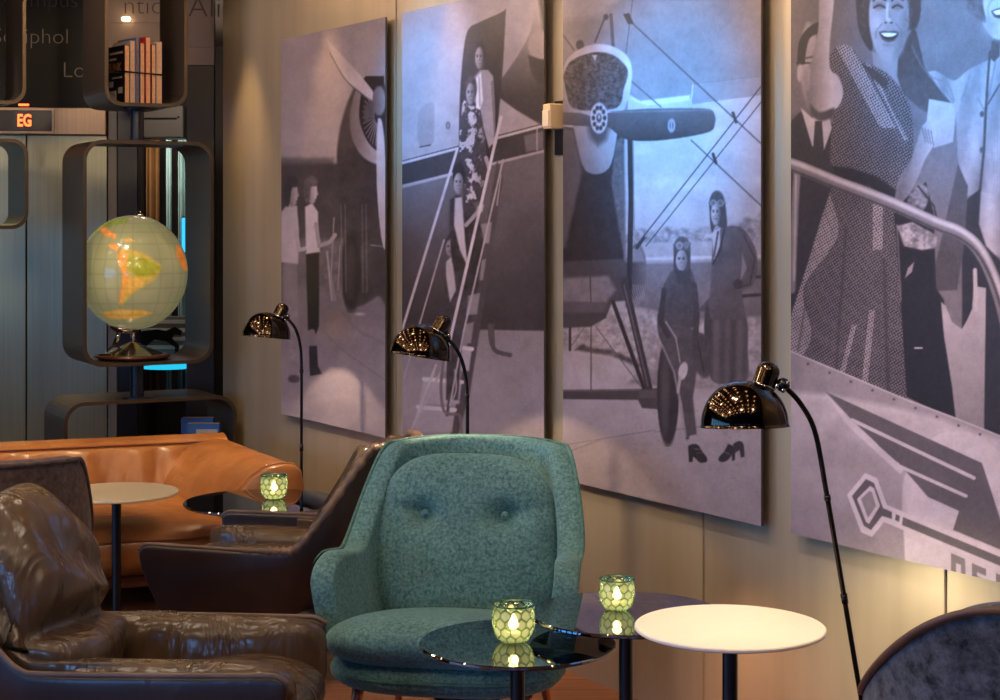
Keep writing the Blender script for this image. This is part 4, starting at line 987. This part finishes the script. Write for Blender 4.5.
# ------------------------------------------------------------------ floor lamps
def floor_lamp(label, C, tilt, stem, spot_e):
    """C: centre of the shade's rim; stem: world points from the joint to the floor"""
    base = Vector(stem[-1]); root = thing('floor_lamp', label, 'lamp', (base.x, base.y, 0), 0, 'black domed floor lamps along the wall')
    B = Matrix.Translation(-Vector((base.x, base.y, 0)))
    T = B @ Matrix.Translation(C) @ Matrix.Rotation(math.radians(tilt), 4, 'Y') @ Matrix.Rotation(math.radians(-4), 4, 'X')
    R = .1075; prof = []
    for k in range(25):
        a = PI / 2 * k / 24; prof.append((R * math.cos(a) ** .92, .110 * math.sin(a) ** 1.0 + .003))
    prof[-1] = (.0001, prof[-1][1])
    sh = mesh('lamp_shade', *xf(lathe([(R + .0015, 0), (R + .003, .002)] + prof[0:], 72), T), M['lamp'], root, True, [('SOLIDIFY', dict(thickness=.0015))])
    mesh('shade_lining', *xf(lathe([(max(.0001, r * .965), z * .95 + .0005) for r, z in prof], 48), T), M['lamp_in'], sh)
    mesh('bulb', *xf(lathe([(.0001, .012), (.015, .016), (.024, .03), (.024, .042), (.013, .062), (.012, .085)], 20), T), M['bulb'], root)
    Tc = T @ Matrix.Translation((.042, 0, .084)) @ Matrix.Rotation(math.radians(20), 4, 'Y')
    cp = mesh('socket_cap', *xf(lathe([(.034, -.012), (.030, .012), (.0285, .016), (.0285, .056), (.025, .066), (.016, .074), (.0001, .077)], 40), Tc), M['lamp'], root)
    mesh('collar', *xf(lathe([(.0300, .0145), (.0315, .017), (.0300, .0195)], 40), Tc), M['chrome'], cp)
    J = B @ Vector(stem[0])
    jt = mesh('swivel_joint', *mv(lathe([(.0001, -.018), (.011, -.014), (.017, -.004), (.017, .006), (.010, .015), (.0001, .018)], 24), *J), M['lampblack'], root)
    for d in ((-.017, -.012, -.002), (-.002, -.016, -.012), (.010, -.012, .006)):
        mesh('knob', *mv(lathe([(.0001, -.006), (.005, -.004), (.006, 0), (.005, .004), (.0001, .006)], 12), *(J + Vector(d))), M['chrome'], jt)
    cc = Tc @ Vector((.02, 0, .032))
    mesh('arm', *tube([cc, lerp_v(cc, J, .5), J], .009, 12), M['lampblack'], jt)
    pts = [B @ p for p in spline(stem, 12)]
    mesh('stem', *tube(pts, .0065, 14), M['lampblack'], root)
    k = int(len(pts) * .52)
    for q in (k, int(len(pts) * .72)): mesh('stem_collar', *tube([pts[q], pts[q + 1]], .0085, 14), M['lampblack'], root)
    mesh('base', *lathe([(.12, 0), (.12, .006), (.11, .014), (.04, .024), (.012, .032), (.0001, .032)], 48), M['lampblack'], root)
    p = Vector(C) + Vector((0, 0, .004))
    spot(p + Vector((0, 0, -.004)), p + Vector((0.0, 0, -1)) + Vector((.22, .12, 0)), spot_e, (1, .76, .48), 112, .18, .012, 'lamp_light')
    return root
# ------------------------------------------------------------------ posters
LAMP_E = 14
PRINT_GAIN = 1.0
pm = print_mat()
poster('leftmost aviation poster, grey propeller and engine with two bystanders', 8.30, 7.366, picture_propeller, 200, 520, pm, M['edge'])
poster('aviation poster of people descending aircraft steps from an open doorway', 7.233, 6.285, picture_stairs, 220, 560, pm, M['edge'])
poster('aviation poster of a biplane propeller and two women in flying helmets', 6.176, 5.235, picture_biplane, 270, 620, pm, M['edge'])
poster('rightmost aviation poster of a waving woman in patterned dress above a winged key emblem', 5.117, 4.178, picture_departure, 360, 760, pm, M['edge'])
# small wall box in the gap between second and third poster
wb = thing('wall_box', 'small cream square box on the wall between the steps and biplane posters', 'wall fitting', wall_pt(6.23, CAMH - (116 - HOR) / F * 6.2, 0) + NW * .0, wang)
# local: x along the wall (away), +y... out of wall is the -NW side of this frame
sgn = 1 if (Matrix.Rotation(wang, 3, 'Z') @ Vector((0, 1, 0))).dot(NW) > 0 else -1
mesh('casing', *rbox(.05, .075, .092, .005, 2, (0, sgn * -.006, 0)), M['cream_box'], wb, False)
mesh('front_plate', *rbox(.042, .006, .060, .003, 2, (0, sgn * .034, -.008)), plain('translucent plate', srgb(236, 214, 180), .3), wb, False)
mesh('back_plate', *rbox(.09, .012, .20, .004, 2, (0, sgn * -.038, -.04)), M['post'], wb, False)

# ------------------------------------------------------------------ shelf towers of rounded box frames
BA = math.radians(28); BR = Matrix.Rotation(BA, 4, 'Z')
def tower(label, Yf, boxes, post_px, seg):
    base = at(post_px, 221, Yf + .25); base.z = 0
    root = thing('box_shelf', label, 'shelf', base, BA, 'bronze box shelves before the lift')
    inv = (Matrix.Translation(base) @ BR).inverted()
    out = []
    for (p0, p1, q0, q1, dep, rad) in boxes:
        A = at(p0, 221, Yf); c, s = math.cos(BA), math.sin(BA); k = (p1 - 500) / F
        t = (k * A.y - A.x) / (c - k * s); Ym = A.y + s * t / 2
        z1 = CAMH - (q0 - HOR) / F * Ym; z0 = CAMH - (q1 - HOR) / F * Ym
        L = inv @ A; th = .014
        o = rrect(0, t, z0, z1, rad); i = rrect(th, t - th, z0 + th, z1 - th, rad - th)
        fr = mesh('box_frame', *mv(ring_prism(o, i, dep), L.x, L.y, 0), M['bronze'], root, False)
        mesh('front_edge', *mv(ring_prism(rrect(-.001, t + .001, z0 - .001, z1 + .001, rad), rrect(th + .003, t - th - .003, z0 + th + .003, z1 - th - .003, rad - th), .008), L.x, L.y - .006, 0), M['bronze_rim'], fr, False)
        out.append((Vector((L.x, L.y, 0)), t, z0, z1, dep))
    for za, zb in seg(out):
        mesh('post', *lathe([(.034, za), (.034, zb)], 24), M['post'], root, True, [('EDGE_SPLIT', dict(split_angle=.6))])
        for z, d in ((za, 1), (zb, -1)): mesh('flange', *lathe([(.075, z), (.075, z + .008 * d), (.036, z + .012 * d)], 28), M['post'], root, True, [('EDGE_SPLIT', dict(split_angle=.6))])
    return root, out
tw, bx1 = tower('bronze tower of three rounded box frames holding globe and magazines', 8.35,
                [(104.6, 187, -90, 106.5, .42, .085), (83, 213, 141, 365, .42, .10), (64, 236, 399, 520, .42, .10)], 137,
                lambda b: [(b[0][3], CEIL) if b[0][3] < CEIL - .05 else (CEIL - .03, CEIL), (b[1][3], b[0][2]), (b[2][3], b[1][2]), (0, b[2][2])])
tw2, bx2 = tower('bronze tower of two rounded box frames standing before the lift display', 8.6,
                 [(-75, 25.7, -90, 103, .42, .085), (-95, 28, 138, 229, .42, .085)], -35,
                 lambda b: [(b[1][3], b[0][2]), (0, b[1][2])])
def in_box(k, fx, fy, dz=0):
    L, t, z0, z1, dep = bx1[k]
    p = Matrix.Translation(tw.location) @ BR @ Vector((L.x + fx * t, L.y + fy * dep, z0 + .0145 + dz)); return p

# ------------------------------------------------------------------ globe
GP = in_box(1, .465, .5)
gl = thing('desk_globe', 'large lit globe on a metal and dark wood foot inside the middle box', 'globe', GP, 0)
GR = .276; gz = CAMH - (272.5 - HOR) / F * GP.y - GP.z
def globe_mesh():
    nu, nv = 180, 100; V = []; 
    for j in range(nv + 1):
        th = PI * j / nv
        for i in range(nu):
            a = 2 * PI * i / nu; V.append((GR * math.sin(th) * math.cos(a), GR * math.sin(th) * math.sin(a), 1.06 * GR * math.cos(th)))
    Fc = [(j * nu + i, j * nu + (i + 1) % nu, (j + 1) * nu + (i + 1) % nu, (j + 1) * nu + i) for j in range(nv) for i in range(nu)]
    me = bpy.data.meshes.new('sphere'); me.from_pydata(V, [], Fc); me.update()
    A = np.array(V); cx, cyy = 138.3, 272.5; k = F / GP.y
    X = cx + A[:, 0] * k; Y = cyy - A[:, 2] * k; front = A[:, 1] < 0
    X = np.where(front, X, X * 0 + 9999)
    def q(pts): return [(80 + a / 4.375, 210 + b / 4.375) for a, b in pts]
    ch = []
    sa = q([(190, 190), (215, 165), (250, 170), (300, 185), (345, 215), (378, 240), (370, 260), (345, 300), (310, 320), (270, 345), (240, 370), (215, 405), (195, 405), (205, 360), (215, 300), (215, 260), (195, 225)])
    br = q([(225, 200), (270, 195), (320, 215), (370, 242), (362, 262), (330, 280), (280, 285), (245, 262), (222, 235)])
    an = q([(190, 190), (215, 168), (235, 200), (225, 240), (235, 300), (215, 380), (198, 405), (205, 350), (213, 270), (195, 225)])
    ar = q([(235, 290), (300, 290), (300, 322), (262, 345), (232, 360)])
    ia = q([(150, 150), (180, 142), (200, 160), (190, 176), (165, 165)]); ib = q([(205, 128), (240, 122), (262, 132), (236, 140)]); an2 = q([(120, 440), (200, 425), (300, 430), (340, 445), (260, 470), (160, 468)])
    ca = q([(112, 82), (135, 72), (160, 92), (185, 105), (182, 125), (160, 118), (135, 110)])
    cb = q([(60, 95), (95, 70), (150, 45), (230, 38), (235, 55), (180, 65), (120, 85), (85, 110)])
    af = q([(438, 150), (460, 165), (478, 205), (490, 265), (470, 262), (452, 225), (440, 190)])
    for c, (oc, vs, vb, va, vr, vc, vg, vf) in enumerate(((136, 172, 140, 205, 196, 214, 130, 216), (134, 146, 138, 132, 150, 136, 142, 128), (98, 66, 38, 58, 70, 70, 62, 56))):
        p = Paint(X, Y, oc / 255); p.L += .03 * (vnoise(A[:, 0] * 40 + 90, A[:, 2] * 40 + 90, 2.2, 3) - .5)
        for poly, v in ((cb, vg), (ca, vc), (sa, vs), (br, vb), (an, va), (ar, vr), (af, vf), (ia, vc), (ib, vr), (an2, vr)): p.poly(poly, v / 255, 1.0, .05, 2)
        lat = np.degrees(np.arcsin(np.clip(A[:, 2] / (1.06 * GR), -1, 1))); lon = np.degrees(np.arctan2(A[:, 1], A[:, 0]))
        gl_ = (np.abs((lat + 7.5) % 15 - 7.5) < .9) | (np.abs((lon + 7.5) % 15 - 7.5) < 1.0); p.L = np.where(gl_, p.L * .93, p.L)
        # far side: loose land patches
        n = vnoise(A[:, 0] * 12 + 30, A[:, 2] * 12 + 30, 1.3, 9); land = (~front) & (n > .58)
        p.L = np.where(land, vs / 255, p.L); ch.append(np.clip(p.L, 0, 1))
    rgb = np.stack([((x + .055) / 1.055) ** 2.4 for x in ch] + [np.ones(len(A))], -1)
    at_ = me.color_attributes.new('ink', 'FLOAT_COLOR', 'POINT'); at_.data.foreach_set('color', rgb.ravel().astype(np.float32))
    m, nt, b = newmat('globe print'); a = nt.nodes.new('ShaderNodeAttribute'); a.attribute_name = 'ink'
    nt.links.new(a.outputs['Color'], b.inputs['Base Color']); nt.links.new(a.outputs['Color'], b.inputs['Emission Color'])
    b.inputs['Emission Strength'].default_value = .38; b.inputs['Roughness'].default_value = .17; b.inputs['Coat Weight'].default_value = .15
    me.materials.append(m)
    for p in me.polygons: p.use_smooth = True
    o = bpy.data.objects.new('sphere', me); COL.objects.link(o); o.parent = gl; o.location = (0, 0, gz); return o
gs = globe_mesh(); gs.rotation_euler = (0, 0, math.atan2(-GP.x, GP.y))
mesh('axis_knob', *mv(lathe([(.0001, -.01), (.02, -.006), (.025, .006), (.016, .018), (.0001, .022)], 20), .035, 0, gz + GR * 1.05), M['chrome'], gl)
mesh('axis_cap', *xf(lathe([(.0001, -.02), (.05, -.016), (.07, .0), (.075, .012)], 28), Matrix.Translation((-.045, -.03, gz - GR * 1.04)) @ Matrix.Rotation(.16, 4, 'Y')), M['chrome'], gl)
mesh('axis_pin', *tube([(-.06, -.03, gz - GR * 1.06), (-.085, -.03, .075)], .014, 14), M['chrome'], gl)
mesh('stand_post', *lathe([(.012, .05), (.012, gz - GR * 1.0)], 16), M['chrome'], gl)
mesh('stand_cone', *lathe([(.165, .022), (.15, .03), (.06, .068), (.028, .082), (.014, .09)], 48), M['chrome'], gl)
mesh('foot', *lathe([(.165, .002), (.192, .016), (.19, .024), (.165, .028)], 56), M['darkwood'], gl)
mesh('cord', *tube(spline([(-.085, -.04, .08), (-.11, -.06, .055), (-.075, -.1, .075), (-.05, -.08, .06), (-.09, -.11, .035), (-.15, -.1, .03)], 6), .004, 8), M['black'], gl)

# ------------------------------------------------------------------ magazines in the top box
px_to_m = 8.85 / F
mats = [('cover_black', 'paper'), ('cover_white', 'paper'), ('cover_blue', 'paper_dark'), ('cover_black', 'paper'), ('cover_red', 'paper'), ('cover_black', 'paper'), ('cover_white', 'paper')]
names = ['magazine with black printed front cover, outermost left of the upright row', 'white covered magazine next to the black fronted one', 'magazine with blue edge, third from the black cover', 'dark covered magazine in the middle of the upright row', 'magazine with red edge standing right of the middle', 'dark magazine, second from the right end of the row', 'pale magazine closing the right end of the upright row']
thk = [.028, .023, .019, .026, .027, .025, .027]; x = .135
for k in range(7):
    hgt = (.30, .325, .34, .315, .345, .31, .325)[k]; wd = .215
    P = in_box(0, 0, .30, .0005); L = Matrix.Translation(P) @ BR @ Vector((x, .0, 0))
    t = thing('magazine', names[k], 'magazine', L, BA + .16, 'magazines in the top box')
    mesh('pages', *rbox(thk[k] - .004, wd - .006, hgt - .006, .001, 1, (thk[k] / 2, wd / 2, hgt / 2)), M[mats[k][1]], t, False)
    for xx in (.0012, thk[k] - .0012): mesh('cover', *rbox(.002, wd, hgt, 0, 1, (xx, wd / 2 + .001, hgt / 2)), M[mats[k][0]], t, False)
    if k == 0:
        for (yy, zz, sy, sz) in ((.10, .265, .15, .012), (.14, .235, .08, .010), (.09, .14, .12, .008), (.15, .05, .10, .05), (.05, .075, .05, .03), (.16, .11, .05, .03)):
            mesh('cover_print', *rbox(.0012, sy, sz, 0, 1, (-.0008, yy, zz)), M['cover_white'], t, False)
        tt = text('FUNK', .062, plain('brown lettering', srgb(150, 98, 66), .5), t, (-.0012, .20, .172), -PI / 2, flat=.0005, thin=.001)
    x += thk[k] + .003
P = in_box(0, 0, .30, .0005); M0 = Matrix.Translation(P) @ BR
band = [M0 @ Vector(v) for v in ((.125, -.012, .165), (.10, .235, .175), (x + .012, .245, .165), (x + .008, -.012, .155))]
tag(mesh('elastic_band', *tube([p for p in band], .004, 8, True), M['post'], None), 'dark band stretched around the upright magazines', 'band')
# blue book in the lowest box
for k, (dx, hh, lab) in enumerate(((.85, .25, 'blue book lying against the right side of the lowest box, nearer one'), (.86, .33, 'taller blue book behind the nearer one in the lowest box'))):
    L, t_, z0, z1, dep = bx1[2]
    zt = CAMH - ((419 if k == 0 else 416) - HOR) / F * 9.0
    t = thing('picture_book', lab, 'book', in_box(2, dx, .30 + .3 * k), BA - .45, 'blue books in the lowest box')
    h = zt - t.location.z
    mesh('cover', *rbox(.17, .035, h, .003, 1, (0, 0, h / 2)), M['book_blue'], t, False)
    mesh('pages', *rbox(.16, .026, .01, 0, 1, (.004, 0, h - .002)), M['paper'], t, False)
    mesh('label_print', *rbox(.11, .002, .03, 0, 1, (.02, -.018, h - .045)), M['cover_white'], t, False)

# ------------------------------------------------------------------ cognac sofa
SA = math.radians(20); OS = at(215, 221, 8.35); OS.z = 0
so = thing('leather_sofa', 'cognac leather sofa with pleated back and chunky angled arm', 'sofa', OS, SA)
# local: x = along the back (right end at 0), y = -forward
def back_fn(u, v):
    X = lerp(-2.9, .02, u); prof = [(0, .10), (0, .30), (.02, .56), (.05, .608), (.12, .625), (.20, .612), (.25, .58), (.29, .50), (.33, .42), (.36, .34), (.36, .10)]
    f = v * (len(prof) - 1); i = min(int(f), len(prof) - 2); q = f - i
    a, b = prof[i], prof[i + 1]; y = lerp(a[0], b[0], q); z = lerp(a[1], b[1], q)
    if v > .55 and v < .97:
        amp = .018 * math.sin((v - .55) / .42 * PI); y += amp * (2.2 * abs(math.sin(X * 19 + 1.5 * math.sin(X * 5) + 2 * v)) ** .7 - 1.2 + .5 * math.sin(X * 47 + 1)) * .8
    return (X, -y, z)
mesh('backrest', *grid(back_fn, 180, 44), M['cognac'], so)
mesh('back_seam', *tube([(lerp(-2.9, 0, i / 60), -.235, .598 + .001) for i in range(61)], .005, 8), M['cognac_dark'], so)
def arm_fn(u, v):
    # u along the arm (0 at the back, 1 at the front end), v around its section
    prof = [(.0, .11), (.005, .30), (.0, .50), (-.015, .575), (-.05, .605), (-.11, .612), (-.19, .60), (-.27, .555), (-.33, .49), (-.38, .40), (-.40, .28), (-.40, .11)]
    f = v * (len(prof) - 1); i = min(int(f), len(prof) - 2); q = f - i
    w_, z = lerp(prof[i][0], prof[i + 1][0], q), lerp(prof[i][1], prof[i + 1][1], q)
    k = smooth01(u, 0, 1); y = -(.02 + 1.02 * u)
    w_ = w_ * lerp(1.15, .90, k) + .05 + .15 * u
    z -= .02 * u
    return (w_, y, z)
va, fa = grid(arm_fn, 30, 44)
cap = [(29 * 44) + j for j in range(44)]; c2 = []
cen = sum((va[i] for i in cap), Vector()) / 44
n0_ = len(va)
for s_, dy in ((.985, -.012), (.94, -.022), (.5, -.026)):
    for i in cap: va.append(Vector((lerp(cen.x, va[i].x, s_), va[i].y + dy, lerp(cen.z, va[i].z, s_))))
rows_ = [cap] + [[n0_ + r * 44 + j for j in range(44)] for r in range(3)]
for a_, b_ in zip(rows_[:-1], rows_[1:]):
    for j in range(43): fa.append((a_[j], a_[j + 1], b_[j + 1], b_[j]))
    fa.append((a_[43], a_[0], b_[0], b_[43]))
fa.append(tuple(rows_[-1])); fa.append(tuple(range(43, -1, -1)))
ar = mesh('armrest', va, fa, M['cognac'], so)
mesh('arm_seam', *tube([Vector(arm_fn(.985, .06 + .86 * i / 60)) + Vector((0, 0, .002)) for i in range(61)], .005, 8), M['cognac'], ar)
def seat_fs(x, z, r): return .012 * math.sin(5 * x) * math.sin(6 * z + 1) * (1 - r ** 3) - .01
g = pillow(2.55, .98, .25, 9, 22, 160, 6.0, None, seat_fs)
mesh('seat_cushion', *xf(g, Matrix.Translation((-1.36, -.78, .285)) @ FLAT), M['cognac'], so)
mesh('seat_piping', *tube([(lerp(-2.6, -.16, i / 40), -1.262, .335 + .003 * math.sin(i)) for i in range(41)], .006, 8), M['cognac_dark'], so)
mesh('plinth', *rbox(2.9, .95, .05, .01, 2, (-1.42, -.62, .135)), M['cognac_dark'], so, False)
for lx_ in (-2.7, -.2):
    for ly in (-.15, -1.05): mesh('leg', *mv(lathe([(.016, 0), (.02, .115)], 16), lx_, ly, 0), M['black'], so)

# ------------------------------------------------------------------ armchairs
velvet_lounge('teal velvet armchair with buttoned back cushion in the middle', (-.13, 5.27, 0), math.radians(-9), M['green'], M['green_pipe'], M['copper'], hw=.342, flare=.03, drop=.35)
hide_lounge('dark brown leather chair with ruched rim turned away behind the teal chair', (-.83, 6.22, 0), math.radians(-105), True, .86, .37, .16, .12, (.235, .40), .22, .36, .42)
hide_lounge('glossy brown leather chair with crumpled back pad before the mole grey chair', (-.95, 4.57, 0), math.radians(87), False).scale = (.90, 1, 1)
velvet_lounge('mole grey velvet chair standing behind the crumpled leather chair', (-1.74, 5.5, 0), math.radians(203), M['brownvel'], M['brownvel'], M['black'], False, False, .36, .36, .0, False)
velvet_lounge('slate grey velvet chair with brown piping, back turned, beside the white table', (1.20, 3.62, 0), math.radians(152), M['bluevel'], M['brownpipe'], M['copper'], True, False, .0, .36, .0, False)

# ------------------------------------------------------------------ tables and candle cups
G = 'small round tables between the chairs'
def table_at(label, px, py, h, dia, top):
    Y = (CAMH - h) * F / (py - HOR); p = at(px, py, Y); side_table(label, p.x, p.y, h, dia, top, G); return p
t1 = table_at('front black glass table with candle cup before the teal chair', 517.5, 641.5, .55, .513, M['smoke'])
t2 = table_at('black glass table with candle cup nearer the wall, behind the white table', 626, 612, .60, .52, M['smoke'])
t3 = table_at('bright white round table in front of the wall at right', 730, 625.5, .66, .466, M['pale_top'])
t4 = table_at('cream round table in front of the sofa at left', 116.5, 491.5, .55, .50, M['cream_top'])
t5 = table_at('black glass table with candle cup at the sofa arm', 262, 501, .50, .64, M['smoke'])
def cup_at(label, px, py, h, s, e):
    Y = (CAMH - h) * F / (py - HOR); p = at(px, py, Y); candle_cup(label, p.x, p.y, h, s, e)
cup_at('lit green glass candle cup on the front black glass table', 513.5, 642, .55, 1.0, .13)
cup_at('lit green glass candle cup on the glass table nearer the wall', 617, 610, .60, .85, .12)
cup_at('lit green glass candle cup on the glass table beside the sofa', 274, 499, .50, 1.0, .13)

# ------------------------------------------------------------------ floor lamps
def stem_pts(pts): return [at(*p) for p in pts]
def foot(px, py, Y): p = at(px, py, Y); return Vector((p.x, p.y, .025))
floor_lamp('nearest black domed floor lamp with leaning stem before the rightmost poster', at(745, 427, 4.15), -1, stem_pts([(783, 385, 4.15), (800, 403, 4.16), (815, 432, 4.17), (826, 490, 4.18), (838, 560, 4.2), (858, 680, 4.24)]) + [foot(889, 860, 4.3)], 16)
floor_lamp('black domed floor lamp behind the teal chair before the steps poster', at(420, 357, 5.9), 9, stem_pts([(446, 337, 5.9), (457, 350, 5.9), (464, 368, 5.9), (467, 392, 5.9), (467.5, 437, 5.9), (467.5, 560, 5.9)]) + [foot(467.5, 600, 5.9)], 22)
floor_lamp('farthest black domed floor lamp beside the sofa arm before the propeller poster', at(266, 337.5, 7.55), 5, stem_pts([(286, 317, 7.55), (295, 328, 7.55), (300, 344, 7.55), (301.5, 366, 7.55), (301.5, 420, 7.55), (301.5, 500, 7.55)]) + [foot(301.5, 560, 7.55)], 16)

# ------------------------------------------------------------------ ceiling bulbs (mirrored in the lamp domes)
cl = thing('ceiling_light', 'grid of small warm bulbs on the ceiling', 'lamp', (-1.2, 5.5, CEIL), 0)
xs_ = np.arange(-2.6, 2.7, .5); ys_ = np.arange(-3.6, 3.3, .5)
ok_ = lambda x, y: (-1.2 + x) < WALLW - TAN * (5.5 + y) - .35
mesh('rail', *cat_geo(*[rbox(.03, 7.0, .03, .004, 1, (xx, 0 if xx < .4 else -1.6 * (xx - .2), -.02)) for xx in xs_ if xx < .5]), M['post'], cl, False)
gb = [mv(lathe([(.0001, -.035), (.025, -.025), (.035, 0), (.025, .025), (.0001, .035)], 10), xx, yy, -.06) for xx in xs_ for yy in ys_ if ok_(xx, yy)]
o = mesh('bulb', *cat_geo(*gb), emis('ceiling bulb', (1, .60, .28, 1), 26), cl)
o['kind'] = 'stuff'
# ------------------------------------------------------------------ lights
for x, y in ((-3.2, 3.0), (-1.6, 2.6), (0, 2.4), (1.2, 2.4), (-3.0, 5.0), (-1.5, 4.4), (-.2, 4.0), (-2.2, 6.2), (-.9, 6.0), (-2.4, 7.6), (-3.4, 7.2)):
    point((x, y, CEIL - .16), LAMP_E * (.6 if y > 5.8 else 1.05), (1, .85, .68), .07, 'ceiling_lamp')
point((-2.3, 11.4, 2.4), 22, (1, .8, .65), .1, 'corridor_fill')  # points added to brighten the dark corridor, no lamps there
point((-2.05, 10.35, 2.55), 8, (1, .8, .65), .1, 'corridor_fill')
spot((-2.0, 7.3, 2.9), (-2.2, 8.1, .55), 100, (1, .78, .45), 60, .9, .06, 'sofa_downlight')
spot((-3.2, 8.3, 2.9), (-2.6, 9.95, 1.66), 120, (1, .92, .68), 52, 1, .1, 'lift_fill')  # added spot that puts a bright band on the lift doors
for y in (8.72, 7.84, 6.85, 6.25, 5.2):                          # gold downlights grazing the wall
    p = wall_pt(y, CEIL - .06, .22); q = wall_pt(y, 1.2, -.02); spot(p, q, 60 if y > 8.5 else 34, (1, .62, .24), 46, .9, .03, 'wall_downlight')
for y, z, e in ((7.05, 2.15, 260), (5.65, 2.0, 540), (4.5, 2.2, 480)):     # cool spots added for the blue tint on the pictures
    q = wall_pt(y, z); p = wall_pt(y, 2.9, 1.7); spot(p, q, e, (.0, .42, 1), 34, 1.0, .1, 'tint_spot')
spot((-1.9, 1.6, 1.1), (-.6, 4.8, .45), 45, (.18, .45, 1), 70, 1, .25, 'blue_fill')  # added blue fill without a screen, tints the chair shells
spot(wall_pt(4.95, .60, .42), wall_pt(4.75, .30), 8, (1, .84, .50), 120, 1, .1, 'wall_glow')  # added spot without a source, brightens the wall below the posters
for y, e in ((4.55, 150), (5.7, 70), (6.75, 36), (7.8, 24)):                        # added warm fill on the lower halves of the pictures
    spot(wall_pt(y, 2.9, 1.5), wall_pt(y, 1.05), e, (1, .82, .74), 40, 1, .08, 'picture_fill')
spot((.5, 5.3, .5), (.75, 5.2, 0), 9, (1, .5, .25), 120, 1, .1, 'floor_glow')
